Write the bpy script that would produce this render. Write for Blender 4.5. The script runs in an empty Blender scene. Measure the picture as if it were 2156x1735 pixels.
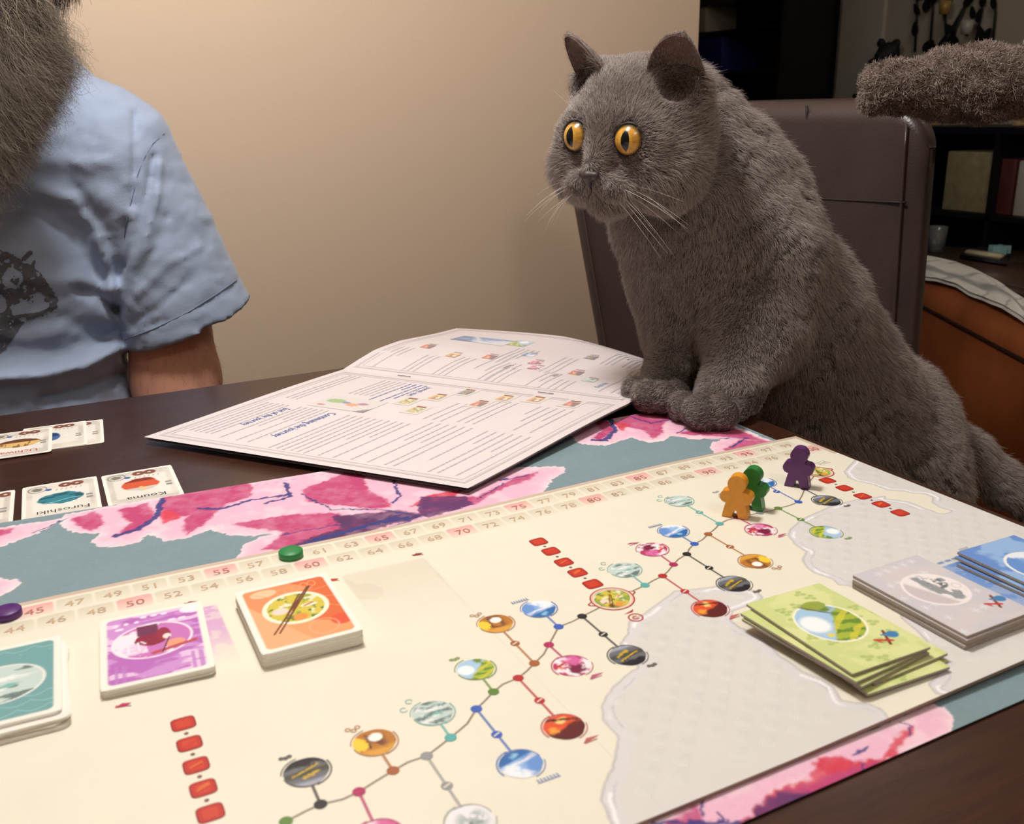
import bpy, bmesh, math, random
import numpy as np
from mathutils import Matrix, Vector
rng = np.random.default_rng(7)
random.seed(7)
sc = bpy.context.scene

# ------------------------------------------------------------------ camera, light, exposure
S = 0.0091                      # one step of the printed score track, in metres
TABLE = 0.750                   # height of the table top
ZB = TABLE + 0.0046             # mean height of the game board's face
F_PX, PITCH, ROLL, YAW, H_C = 1988.47, .3090, .0185, .4712, 25.8224
OX, OY = .3443, 59.8181
cy_, sy_ = math.cos(YAW), math.sin(YAW)
CAM_U = 75 + (-OX*cy_ - OY*sy_)
CAM_V = (-OX*sy_ + OY*cy_)
CAM = np.array([(CAM_U-75)*S, -CAM_V*S, ZB + H_C*S])
RIGHT = np.array([cy_, -sy_, 0.]); FWD = np.array([sy_, cy_, 0.]); UP = np.array([0, 0, 1.])
_f = FWD*math.cos(PITCH) - UP*math.sin(PITCH)
_d = -FWD*math.sin(PITCH) - UP*math.cos(PITCH)
_c, _s = math.cos(ROLL), math.sin(ROLL)
CX = _c*RIGHT + _s*_d; CY = -_s*RIGHT + _c*_d; CZ = _f
cam = bpy.data.cameras.new('camera'); camo = bpy.data.objects.new('camera', cam); sc.collection.objects.link(camo)
M = Matrix([[CX[i], -CY[i], -CZ[i], CAM[i]] for i in range(3)] + [[0, 0, 0, 1]])
camo.matrix_world = M
cam.sensor_fit = 'HORIZONTAL'; cam.sensor_width = 36; cam.lens = 36*F_PX/2156
cam.clip_start = 0.02; cam.clip_end = 40
cam.dof.use_dof = True; cam.dof.focus_distance = 0.74; cam.dof.aperture_fstop = 18
sc.camera = camo

world = bpy.data.worlds.new('room_air'); sc.world = world; world.use_nodes = True
world.node_tree.nodes['Background'].inputs[0].default_value = (1.0, .80, .62, 1)
world.node_tree.nodes['Background'].inputs[1].default_value = .05

def lamp(name, loc, power, size, col):
    l = bpy.data.lights.new(name, 'POINT'); l.energy = power; l.shadow_soft_size = size; l.color = col
    o = bpy.data.objects.new(name, l); o.location = loc; sc.collection.objects.link(o); return o
lamp('dining_lamp_light', (-.10, .22, 1.70), 31, .10, (1.0, .975, .94))
lamp('fill_light_behind_camera', (.15, -1.3, 2.30), 13.0, .16, (1.0, .97, .93))  # weak fill added behind the camera, an unseen source rather than a known fitting
lamp('living_room_light', (2.2, 1.2, 2.30), 5.0, .15, (1.0, .92, .84))
sc.view_settings.view_transform = 'Standard'; sc.view_settings.look = 'None'
sc.view_settings.gamma = 1; sc.view_settings.use_curve_mapping = False
sc.view_settings.exposure = 0.02

# ------------------------------------------------------------------ geometry of the place
def W(u, v, z=0.):              # board steps -> world
    return np.array([(u-75)*S, -v*S, ZB + z*S])
def proj(P):
    q = P-CAM; z = q@CZ; return 1078+F_PX*(q@CX)/z, 867.5+F_PX*(q@CY)/z
def ray(px, py):
    a = (px-1078)/F_PX; b = (py-867.5)/F_PX
    return a*CX + b*CY + CZ
def onz(px, py, Z):             # point of the sight line at height Z
    r = ray(px, py); return CAM + r*((Z-CAM[2])/r[2])
def atd(px, py, d):             # point of the sight line at horizontal distance d
    r = ray(px, py); return CAM + r*(d/float(r@FWD))
def onX(px, py, X):
    r = ray(px, py); return CAM + r*((X-CAM[0])/r[0])
def onY(px, py, Y):
    r = ray(px, py); return CAM + r*((Y-CAM[1])/r[1])
def dz(u):                      # the folded board does not lie quite flat
    return np.interp(u, [9, 46, 52, 60, 66, 73, 80, 88, 94, 101.5], [.1, .14, .08, -.06, -.15, -.14, -.02, .10, .06, .0])
def UV(px, py, z=0., bend=True):
    zz = z
    for _ in range(4):
        p = onz(px, py, ZB + zz*S); u = p[0]/S+75; v = -p[1]/S
        if bend: zz = z + float(dz(u))
        else: break
    return u, v
def s2l(c):
    c = np.asarray(c, float); c = c/255. if c.max() > 1.01 else c
    return np.where(c <= .04045, c/12.92, ((c+.055)/1.055)**2.4)

# ------------------------------------------------------------------ noise
def _h(ix, iy, seed):
    n = (ix*374761393 + iy*668265263 + seed*974711) & 0xffffffff
    n = ((n ^ (n >> 13))*1274126177) & 0xffffffff
    return ((n ^ (n >> 16)) & 0xffff)/65535.
def vn(x, y, seed=0):
    x = np.asarray(x, float); y = np.asarray(y, float)
    ix = np.floor(x).astype(np.int64); iy = np.floor(y).astype(np.int64)
    fx = x-ix; fy = y-iy; fx = fx*fx*(3-2*fx); fy = fy*fy*(3-2*fy)
    a = _h(ix, iy, seed); b = _h(ix+1, iy, seed); c = _h(ix, iy+1, seed); d = _h(ix+1, iy+1, seed)
    return (a*(1-fx)+b*fx)*(1-fy)+(c*(1-fx)+d*fx)*fy
def fbm(x, y, seed=0, o=4):
    t = 0; a = .5; n = 0
    for i in range(o):
        t = t + a*vn(x*2**i, y*2**i, seed+i*17); n += a; a *= .5
    return t/n
def vn3(p, seed=0):
    x, y, z = p[..., 0], p[..., 1], p[..., 2]
    iz = np.floor(z).astype(np.int64); fz = z-iz; fz = fz*fz*(3-2*fz)
    ix = np.floor(x).astype(np.int64); iy = np.floor(y).astype(np.int64)
    fx = x-ix; fy = y-iy; fx = fx*fx*(3-2*fx); fy = fy*fy*(3-2*fy)
    def L(k):
        q = iz+k
        a = _h(ix+q*57, iy+q*131, seed); b = _h(ix+1+q*57, iy+q*131, seed); c = _h(ix+q*57, iy+1+q*131, seed); d = _h(ix+1+q*57, iy+1+q*131, seed)
        return (a*(1-fx)+b*fx)*(1-fy)+(c*(1-fx)+d*fx)*fy
    return L(0)*(1-fz)+L(1)*fz
def ss(a, b, x):
    t = np.clip((x-a)/(b-a), 0, 1); return t*t*(3-2*t)
def mixc(c, k, m):              # blend colour array c towards k by mask m
    m = np.asarray(m)[..., None]
    return c*(1-m) + np.asarray(k, float)*m

# ------------------------------------------------------------------ materials
MATS = {}
def mat(name, col=(200, 200, 200), rough=.6, noise=0., nscale=20., bump=0., bscale=80., metal=0., coat=0., vcol=False, spec=.5, trans=0., sheen=0., col2=None, stretch=None, emit=None):
    if name in MATS: return MATS[name]
    m = bpy.data.materials.new(name); m.use_nodes = True; nt = m.node_tree; N = nt.nodes; L = nt.links
    b = N['Principled BSDF']; b.inputs['Roughness'].default_value = rough; b.inputs['Metallic'].default_value = metal
    b.inputs['Specular IOR Level'].default_value = spec; b.inputs['Coat Weight'].default_value = coat; b.inputs['Coat Roughness'].default_value = .12
    b.inputs['Transmission Weight'].default_value = trans; b.inputs['Sheen Weight'].default_value = sheen
    c = s2l(col)
    tc = N.new('ShaderNodeTexCoord'); vec = tc.outputs['Object']
    if stretch:
        mp = N.new('ShaderNodeMapping'); mp.inputs['Scale'].default_value = stretch; L.new(vec, mp.inputs[0]); vec = mp.outputs[0]
    if vcol:
        at = N.new('ShaderNodeAttribute'); at.attribute_name = 'Col'; src = at.outputs['Color']
    else:
        rgb = N.new('ShaderNodeRGB'); rgb.outputs[0].default_value = (*c, 1); src = rgb.outputs[0]
    n = N.new('ShaderNodeTexNoise'); n.inputs['Scale'].default_value = nscale; n.inputs['Detail'].default_value = 6; L.new(vec, n.inputs['Vector'])
    mx = N.new('ShaderNodeMix'); mx.data_type = 'RGBA'
    if col2 is not None:
        r = N.new('ShaderNodeValToRGB'); r.color_ramp.elements[0].position = .38; r.color_ramp.elements[1].position = .62
        L.new(n.outputs['Fac'], r.inputs[0]); L.new(r.outputs[0], mx.inputs['Factor'])
        L.new(src, mx.inputs['A']); mx.inputs['B'].default_value = (*s2l(col2), 1)
    else:
        mx.blend_type = 'MULTIPLY'; mx.inputs['Factor'].default_value = 1.0
        mr = N.new('ShaderNodeMapRange'); mr.inputs[1].default_value = .3; mr.inputs[2].default_value = .7
        mr.inputs[3].default_value = 1-noise; mr.inputs[4].default_value = 1+noise*.4
        L.new(n.outputs['Fac'], mr.inputs[0]); L.new(src, mx.inputs['A']); L.new(mr.outputs[0], mx.inputs['B'])
    L.new(mx.outputs['Result'], b.inputs['Base Color'])
    if bump:
        n2 = N.new('ShaderNodeTexNoise'); n2.inputs['Scale'].default_value = bscale; n2.inputs['Detail'].default_value = 5; L.new(vec, n2.inputs['Vector'])
        bp = N.new('ShaderNodeBump'); bp.inputs['Strength'].default_value = bump; bp.inputs['Distance'].default_value = .002
        L.new(n2.outputs['Fac'], bp.inputs['Height']); L.new(bp.outputs[0], b.inputs['Normal'])
    if emit: b.inputs['Emission Color'].default_value = (*s2l(col), 1); b.inputs['Emission Strength'].default_value = emit
    MATS[name] = m; return m

# ------------------------------------------------------------------ object helpers
def tag(o, label=None, cat=None, group=None, kind=None):
    if label: o['label'] = label
    if cat: o['category'] = cat
    if group: o['group'] = group
    if kind: o['kind'] = kind
    return o
def link(name, me, m=None, parent=None):
    o = bpy.data.objects.new(name, me); sc.collection.objects.link(o)
    if m is not None: me.materials.append(m)
    if parent is not None:
        o.parent = parent
        o.matrix_parent_inverse = WM(parent).inverted()
    return o
def WM(o):                      # world matrix without a depsgraph update
    m = Matrix.LocRotScale(o.location, o.rotation_euler, o.scale)
    if o.parent is not None: m = WM(o.parent) @ o.matrix_parent_inverse @ m
    return m
def empty(name, loc=(0, 0, 0), rz=0.):
    o = bpy.data.objects.new(name, None); o.location = loc; o.rotation_euler = (0, 0, rz); o.empty_display_size = .05
    sc.collection.objects.link(o); return o
def mesh(name, V, Fc, m=None, parent=None, smooth=False, col=None):
    me = bpy.data.meshes.new(name); V = np.asarray(V, float)
    me.from_pydata(V.tolist(), [], Fc.tolist() if isinstance(Fc, np.ndarray) else Fc); me.update()
    if smooth: me.polygons.foreach_set('use_smooth', np.ones(len(me.polygons), bool))
    if col is not None:
        a = me.color_attributes.new('Col', 'FLOAT_COLOR', 'POINT')
        c = np.ones((len(V), 4), np.float32); c[:, :3] = col; a.data.foreach_set('color', c.ravel())
    return link(name, me, m, parent)
def bmo(name, bm, m=None, parent=None, smooth=False):
    me = bpy.data.meshes.new(name); bm.normal_update(); bm.to_mesh(me); bm.free()
    if smooth: me.polygons.foreach_set('use_smooth', np.ones(len(me.polygons), bool))
    return link(name, me, m, parent)
def gridf(nu, nv, off=0):
    i = np.arange(nu-1)[:, None]*nv + np.arange(nv-1)[None, :]
    i = i.ravel()+off
    return np.stack([i, i+nv, i+nv+1, i+1], 1)
def box(name, lo, hi, m, parent=None, bev=0., seg=2, rot=None, origin=None):
    bm = bmesh.new(); bmesh.ops.create_cube(bm, size=1)
    lo = np.array(lo, float); hi = np.array(hi, float)
    for v in bm.verts:
        v.co = Vector([(lo[i]+hi[i])/2 + v.co[i]*(hi[i]-lo[i]) for i in range(3)])
    if bev: bmesh.ops.bevel(bm, geom=bm.edges[:], offset=bev, segments=seg, affect='EDGES', profile=.5)
    if rot is not None:
        bmesh.ops.rotate(bm, verts=bm.verts, cent=Vector(origin), matrix=rot)
    return bmo(name, bm, m, parent, smooth=bool(bev))
def tube_arrays(pts, r, n=10, cap=True):
    pts = np.asarray(pts, float); k = len(pts); r = np.broadcast_to(np.asarray(r, float), (k,))
    T = np.gradient(pts, axis=0); T /= np.linalg.norm(T, axis=1)[:, None]+1e-12
    a = np.array([0, 0, 1.]) if abs(T[0, 2]) < .9 else np.array([1., 0, 0])
    V = []
    nrm = np.cross(T[0], a); nrm /= np.linalg.norm(nrm)
    for i in range(k):
        nrm = nrm - T[i]*(nrm@T[i]); nrm /= np.linalg.norm(nrm)+1e-12; bn = np.cross(T[i], nrm)
        th = np.arange(n)*2*math.pi/n
        V.append(pts[i]+r[i]*(np.cos(th)[:, None]*nrm+np.sin(th)[:, None]*bn))
    V = np.concatenate(V); Fc = []
    for i in range(k-1):
        for j in range(n):
            Fc.append((i*n+j, i*n+(j+1) % n, (i+1)*n+(j+1) % n, (i+1)*n+j))
    if cap:
        Fc.append(tuple(range(n))[::-1]); Fc.append(tuple((k-1)*n+j for j in range(n)))
    return V, Fc
def tube(name, pts, r, m, parent=None, n=10):
    V, Fc = tube_arrays(pts, r, n); return mesh(name, V, Fc, m, parent, True)
def lathe(name, prof, c, m, parent=None, n=32, axis=None):
    V = []; k = len(prof)
    for r, z in prof:
        for j in range(n):
            t = 2*math.pi*j/n; V.append((c[0]+r*math.cos(t), c[1]+r*math.sin(t), c[2]+z))
    Fc = [(i*n+j, i*n+(j+1) % n, (i+1)*n+(j+1) % n, (i+1)*n+j) for i in range(k-1) for j in range(n)]
    return mesh(name, V, Fc, m, parent, True)

# ------------------------------------------------------------------ blended solids (bodies)
class Body:
    """smooth union of ellipsoids and tapered capsules, surfaced with surface nets"""
    def __init__(s): s.p = []
    def ell(s, c, r, R=None, k=.02, sub=False): s.p.append(('e', np.asarray(c, float), np.asarray(r, float), R, k, sub)); return s
    def cap(s, a, b, r1, r2, k=.02, sub=False): s.p.append(('c', np.asarray(a, float), np.asarray(b, float), (r1, r2), k, sub)); return s
    def sub(s, b, k=.01): s.p.append(('b', b, None, None, k, False)); return s
    def flat(s, a, b, r1, r2, cut, k=.02): s.p.append(('f', np.asarray(a, float), np.asarray(b, float), (r1, r2, cut), k, False)); return s
    def flatp(s):
        o = []
        for q in s.p: o += q[1].flatp() if q[0] == 'b' else [q]
        return o
    def prim(s, q, P):
        if q[0] == 'e':
            d = P-q[1]
            if q[3] is not None: d = d@q[3].T
            r = q[2]; k0 = np.linalg.norm(d/r, axis=-1)+1e-9; k1 = np.linalg.norm(d/(r*r), axis=-1)+1e-9
            return k0*(k0-1)/k1
        if q[0] == 'b': return q[1].f(P)
        a, b = q[1], q[2]; ab = b-a; t = np.clip(((P-a)@ab)/(ab@ab), 0, 1)
        d = np.linalg.norm(P-a-t[..., None]*ab, axis=-1)-(q[3][0]*(1-t)+q[3][1]*t)
        if q[0] == 'f':
            L = np.linalg.norm(ab); return np.maximum(d, ((P-a)@ab)/L-L*(1-q[3][2]))
        return d
    def f(s, P):
        D = None
        for q in s.p:
            d = s.prim(q, P); k = q[4]
            if D is None: D = d; continue
            if q[5]:
                h = np.maximum(k-np.abs(-d-D), 0)/k; D = np.maximum(D, -d)+h*h*k*.25
            else:
                h = np.maximum(k-np.abs(D-d), 0)/k; D = np.minimum(D, d)-h*h*k*.25
        return D
    def grad(s, P, e=.0008, f=None):
        f = f or s.f
        g = np.stack([f(P+np.eye(3)[i]*e)-f(P-np.eye(3)[i]*e) for i in range(3)], -1)
        return g/(np.linalg.norm(g, axis=-1)[..., None]+1e-9)
    def surf(s, h, extra=None, pad=.02, it=2):
        f = (lambda P: s.f(P)+extra(P)) if extra else s.f
        lo = np.full(3, 1e9); hi = -lo
        for q in s.flatp():
            if q[5]: continue
            if q[0] == 'e': m_ = q[2].max(); lo = np.minimum(lo, q[1]-m_); hi = np.maximum(hi, q[1]+m_)
            else:
                m_ = max(q[3][:2]); lo = np.minimum(lo, np.minimum(q[1], q[2])-m_); hi = np.maximum(hi, np.maximum(q[1], q[2])+m_)
        lo -= pad; hi += pad; n = np.ceil((hi-lo)/h).astype(int)+1
        # coarse pass, then exact values only near the surface
        ax = [lo[i]+h*np.arange(n[i]) for i in range(3)]
        cs = 4; cax = [a[::cs] for a in ax]
        G = np.stack(np.meshgrid(*cax, indexing='ij'), -1); C = s.f(G)
        near = np.abs(C) < h*cs*2.2
        near3 = np.repeat(np.repeat(np.repeat(near, cs, 0), cs, 1), cs, 2)[:n[0], :n[1], :n[2]]
        Cf = np.repeat(np.repeat(np.repeat(C, cs, 0), cs, 1), cs, 2)[:n[0], :n[1], :n[2]]
        V = np.where(Cf < 0, -1., 1.)
        idx = np.argwhere(near3); P = lo+idx*h
        out = np.empty(len(P))
        for i in range(0, len(P), 200000): out[i:i+200000] = f(P[i:i+200000])
        V[idx[:, 0], idx[:, 1], idx[:, 2]] = out
        sg = V < 0
        a = sg[:-1, :-1, :-1].astype(np.int8)
        cnt = np.zeros_like(a)
        acc = np.zeros(a.shape+(3,), np.float32); num = np.zeros(a.shape, np.float32)
        cor = [(i, j, k) for i in (0, 1) for j in (0, 1) for k in (0, 1)]
        def sl(c): return tuple(slice(c[i], V.shape[i]-1+c[i]) for i in range(3))
        for c1 in cor:
            for axn in range(3):
                if c1[axn]: continue
                c2 = list(c1); c2[axn] = 1
                va, vb = V[sl(c1)], V[sl(c2)]; cr = (va < 0) != (vb < 0)
                t = np.where(cr, va/np.where(cr, va-vb, 1), 0)
                for q in range(3):
                    acc[..., q] += np.where(cr, c1[q]+(t if q == axn else 0), 0)
                num += cr
        act = num > 0; ids = -np.ones(a.shape, np.int64); ids[act] = np.arange(act.sum())
        ci = np.argwhere(act); vert = lo+h*(ci+acc[act]/num[act][:, None])
        quads = []
        for axn in range(3):
            o = [q for q in range(3) if q != axn]
            s1 = [slice(1, V.shape[i]-1) for i in range(3)]; s1[axn] = slice(0, V.shape[axn]-1)
            s2 = list(s1); s2[axn] = slice(1, V.shape[axn])
            e1, e2 = sg[tuple(s1)], sg[tuple(s2)]; cr = np.argwhere(e1 != e2)
            if not len(cr): continue
            dirn = e1[cr[:, 0], cr[:, 1], cr[:, 2]]
            base = cr.copy(); base[:, o[0]] += 1; base[:, o[1]] += 1
            def g(da, db):
                b = base.copy(); b[:, o[0]] += da; b[:, o[1]] += db; return ids[b[:, 0], b[:, 1], b[:, 2]]
            q = np.stack([g(-1, -1), g(0, -1), g(0, 0), g(-1, 0)], 1)
            flip = dirn if axn != 1 else ~dirn
            q[~flip] = q[~flip][:, ::-1]; quads.append(q)
        Q = np.concatenate(quads); Q = Q[(Q >= 0).all(1)]
        for _ in range(it):
            d = f(vert); gr = s.grad(vert, f=f); vert = vert-gr*np.clip(d, -h, h)[:, None]*.9
        return vert, Q

# ------------------------------------------------------------------ fur / hair
def sample(V, Q, n, rg):
    T = np.concatenate([Q[:, [0, 1, 2]], Q[:, [0, 2, 3]]]); a, b, c = V[T[:, 0]], V[T[:, 1]], V[T[:, 2]]
    nr = np.cross(b-a, c-a); ar = np.linalg.norm(nr, axis=1); k = rg.choice(len(T), n, p=ar/ar.sum())
    r1 = np.sqrt(rg.random(n)); r2 = rg.random(n)
    P = (1-r1)[:, None]*a[k]+(r1*(1-r2))[:, None]*b[k]+(r1*r2)[:, None]*c[k]
    return P, nr[k]/(ar[k][:, None]+1e-12)
def hair(name, pts, rad, m, parent):  # pts (n, k, 3), rad (k,) or (n, k)
    n, k = pts.shape[:2]
    cu = bpy.data.hair_curves.new(name); cu.add_curves([k]*n)
    cu.attributes['position'].data.foreach_set('vector', pts.astype(np.float32).ravel())
    ra = cu.attributes.get('radius') or cu.attributes.new('radius', 'FLOAT', 'POINT')
    ra.data.foreach_set('value', np.broadcast_to(rad, (n, k)).astype(np.float32).ravel())
    cu.materials.append(m)
    o = bpy.data.objects.new(name, cu); sc.collection.objects.link(o)
    if parent is not None: o.parent = parent; o.matrix_parent_inverse = WM(parent).inverted()
    o['kind'] = 'stuff'; return o
def unit(a): return a/(np.linalg.norm(a, axis=-1)[..., None]+1e-12)
def grow(P, N, flow, length, lean, curl, rg, k=4):
    """hairs from roots P: rise along N, bend over towards flow"""
    n = len(P); fl = flow-(np.sum(flow*N, 1))[:, None]*N; fl = unit(fl)
    jit = rg.normal(size=(n, 3))*curl; out = np.zeros((n, k, 3)); p = P.copy(); out[:, 0] = p
    for i in range(1, k):
        t = i/(k-1); w = np.clip(lean*(.6+.7*t), 0, .97)[:, None]
        d = unit(N*(1-w)+fl*w+jit*(.5+t)); p = p+d*(length/(k-1))[:, None]; out[:, i] = p
    return out
def hairmat(name, cols, rough=.55, tip=None):
    m = bpy.data.materials.new(name); m.use_nodes = True; N = m.node_tree.nodes; L = m.node_tree.links
    b = N['Principled BSDF']; b.inputs['Roughness'].default_value = rough; b.inputs['Specular IOR Level'].default_value = .25
    hi = N.new('ShaderNodeHairInfo'); r = N.new('ShaderNodeValToRGB'); el = r.color_ramp.elements
    while len(el) < len(cols): el.new(.5)
    for i, c in enumerate(cols): el[i].position = i/(len(cols)-1); el[i].color = (*s2l(c), 1)
    L.new(hi.outputs['Random'], r.inputs[0])
    if tip:
        mx = N.new('ShaderNodeMix'); mx.data_type = 'RGBA'; mr = N.new('ShaderNodeMapRange'); mr.inputs[1].default_value = .4; mr.inputs[2].default_value = 1.; mr.inputs[4].default_value = .6
        L.new(hi.outputs['Intercept'], mr.inputs[0]); L.new(mr.outputs[0], mx.inputs['Factor']); L.new(r.outputs[0], mx.inputs['A']); mx.inputs['B'].default_value = (*s2l(tip), 1); L.new(mx.outputs['Result'], b.inputs['Base Color'])
    else: L.new(r.outputs[0], b.inputs['Base Color'])
    return m

# ================================================================== the setting
WALLX, WALLY = .95, 1.05
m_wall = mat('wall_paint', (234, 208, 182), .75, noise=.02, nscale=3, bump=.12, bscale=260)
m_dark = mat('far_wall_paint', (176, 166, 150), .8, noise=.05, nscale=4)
m_floor = mat('wood_floor', (92, 60, 40), .45, noise=.3, nscale=6, stretch=(1, 12, 1))
def struct(o): o['kind'] = 'structure'; return o
struct(box('floor', (-3.2, -2.8, -.1), (4.4, 5.6, 0), m_floor))
struct(box('ceiling', (-3.2, -2.8, 2.5), (4.4, 5.6, 2.6), mat('ceiling_paint', (225, 218, 205), .9, noise=.03)))
_e = onY(1464, 300, WALLY)[0]
struct(box('wall_back', (-3.1, WALLY, 0), (_e, WALLY+.14, 2.5), m_wall, bev=.004))
struct(box('wall_left', (-3.2, -2.8, 0), (-3.1, 5.6, 2.5), m_wall))
struct(box('wall_front', (-3.1, -2.8, 0), (4.3, -2.7, 2.5), m_wall))
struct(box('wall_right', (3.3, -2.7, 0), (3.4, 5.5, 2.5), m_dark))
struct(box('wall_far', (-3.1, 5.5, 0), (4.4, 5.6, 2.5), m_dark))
struct(box('baseboard_back', (-3.1, WALLY-.012, 0), (_e+.01, WALLY+.001, .09), mat('white_trim', (225, 220, 208), .5, noise=.02)))

# ================================================================== dining table
TE_U, TE_V = 103.4, -44.3
m_tab = mat('dark_stained_wood', (66, 36, 24), .34, noise=.35, nscale=9, stretch=(2.2, 26, 2), bump=.06, bscale=60, coat=.25)
table = empty('dining_table', (W(50, 0)[0], 0, 0)); tag(table, 'dark brown glossy wooden dining table under the board game and booklet', 'table')
a = W(-16, TE_V); b = W(TE_U, 47)
box('tabletop', (a[0], b[1], TABLE-.032), (b[0], a[1], TABLE), m_tab, table, bev=.006, seg=3)
for sx in (0, 1):
    x = (a[0]+.1, b[0]-.12)[sx]
    for sy in (0, 1):
        y = (b[1]+.06, a[1]-.06)[sy]
        V, Fc = [], []
        for k, (h, w_) in enumerate(((0, .022), (.1, .024), (.55, .036), (.718, .038))):
            V += [(x-w_, y-w_, h), (x+w_, y-w_, h), (x+w_, y+w_, h), (x-w_, y+w_, h)]
        for k in range(3):
            for j in range(4): Fc.append((k*4+j, k*4+(j+1) % 4, k*4+4+(j+1) % 4, k*4+4+j))
        Fc += [(3, 2, 1, 0), (12, 13, 14, 15)]
        mesh('leg', V, Fc, m_tab, table)
box('apron', (a[0]+.1, b[1]+.055, TABLE-.11), (b[0]-.1, b[1]+.075, TABLE-.032), m_tab, table)
box('apron', (a[0]+.1, a[1]-.075, TABLE-.11), (b[0]-.1, a[1]-.055, TABLE-.032), m_tab, table)

# ---- polygons and strokes in board steps
def pin(u, v, poly):
    n = len(poly); ins = np.zeros(u.shape, bool); d = np.full(u.shape, 1e9)
    for i in range(n):
        (x1, y1), (x2, y2) = poly[i], poly[(i+1) % n]
        if y1 != y2:
            c = ((y1 > v) != (y2 > v)) & (u < (x2-x1)*(v-y1)/(y2-y1)+x1); ins ^= c
        ex, ey = x2-x1, y2-y1; t = np.clip(((u-x1)*ex+(v-y1)*ey)/(ex*ex+ey*ey+1e-12), 0, 1)
        d = np.minimum(d, np.hypot(u-x1-t*ex, v-y1-t*ey))
    return np.where(ins, d, -d)
def pline(u, v, pts):
    d = np.full(u.shape, 1e9)
    for (x1, y1), (x2, y2) in zip(pts[:-1], pts[1:]):
        ex, ey = x2-x1, y2-y1; t = np.clip(((u-x1)*ex+(v-y1)*ey)/(ex*ex+ey*ey+1e-12), 0, 1)
        d = np.minimum(d, np.hypot(u-x1-t*ex, v-y1-t*ey))
    return d

# ================================================================== play mat with the painted flowers
MZ = -.385
def mp(pts): return [UV(x, y, MZ, False) for x, y in pts]
far = mp([(0, 1101), (350, 1046), (700, 989), (1060, 924), (1422, 857)]); far[0] = (43., far[0][1])
fe = lambda u: np.interp(u, [f[0] for f in far], [f[1] for f in far]) if u > 43 else far[0][1]
mU0, mU1 = 4., mp([(1600, 914)])[0][0]+.15
ne_ = lambda u: 30.55
nu, nv = 640, 300
uu = np.concatenate([np.linspace(mU0, 42, 30), np.linspace(42.2, mU1, nu-30)])
tt = np.concatenate([np.linspace(0, .33, 200), np.linspace(.335, .9, 20), np.linspace(.903, 1, nv-220)])
f0 = np.array([fe(u) for u in uu]); U = np.repeat(uu[:, None], nv, 1); Vv = f0[:, None]*(1-tt)+30.55*tt
wu = U+.45*(fbm(U*.9, Vv*.9, 5)-.5)+.25*(vn(U*4, Vv*4, 9)-.5); wv = Vv+.45*(fbm(U*.9+40, Vv*.9, 6)-.5)+.25*(vn(U*4, Vv*4, 19)-.5)
C = np.zeros(U.shape+(3,)); C[:] = s2l((126, 148, 156)); n1 = fbm(U*.5, Vv*.7, 3)
C *= (1+.10*(n1-.5))[..., None]
pink = s2l((238, 184, 208)); white = s2l((250, 228, 232)); mag = s2l((192, 66, 118)); red = s2l((214, 62, 84)); navy = s2l((52, 56, 128)); purp = s2l((98, 48, 104))
masses = [[(-40, 1118), (60, 1102), (140, 1088), (75, 1125), (0, 1152), (-60, 1165)], [(-60, 1215), (0, 1220), (40, 1221), (48, 1228), (30, 1240), (-60, 1285)],
 [(128, 1098), (135, 1083), (600, 1000), (900, 950), (1060, 985), (1130, 982), (1187, 983), (1190, 995), (1165, 1008), (1158, 1022), (1120, 1062), (640, 1172), (500, 1180), (515, 1145), (545, 1132), (575, 1122), (530, 1130), (480, 1126), (440, 1115), (400, 1132), (345, 1140), (312, 1125), (290, 1140), (255, 1151), (215, 1152), (190, 1140), (205, 1124), (150, 1122), (133, 1110)],
 [(1190, 908), (1220, 886), (1420, 850), (1520, 885), (1640, 935), (1600, 960), (1510, 962), (1500, 945), (1497, 930), (1520, 926), (1450, 924), (1412, 917), (1400, 926), (1370, 933), (1330, 920), (1310, 926), (1270, 939), (1225, 935), (1197, 918)],
 [(1300, 1800), (1420, 1690), (1960, 1483), (1990, 1490), (2008, 1508), (2008, 1545), (1840, 1640), (1560, 1800)]]
for q in masses:
    d = pin(wu, wv, mp(q)); w = ss(-.04, .04, d); lt = np.exp(-np.clip(d, 0, 9)/.35)*.75+.35*ss(.5, .75, fbm(U*.8+3, Vv*.8, 31))
    col = mixc(np.zeros_like(C)+pink, white, np.clip(lt, 0, 1)); C = C*(1-w[..., None])+col*w[..., None]
def patch(pts, col, s=.22, amt=.95):
    global C
    d = pin(wu, wv, mp(pts)); C = mixc(C, col*1., np.clip(ss(-s, s*.6, d)*amt*(.72+.5*fbm(U*1.3, Vv*1.3, 77)), 0, 1))
def stroke(pts, w, col=None, amt=.95):
    global C
    q = mp(pts); x, y = pts[0]; k = abs(UV(x+10, y, MZ, False)[0]-UV(x, y, MZ, False)[0])/10*1.25
    d = pline(wu, wv, q); C = mixc(C, navy if col is None else col, ss(w*k*.5+.05, w*k*.5-.07, d)*amt)
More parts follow.
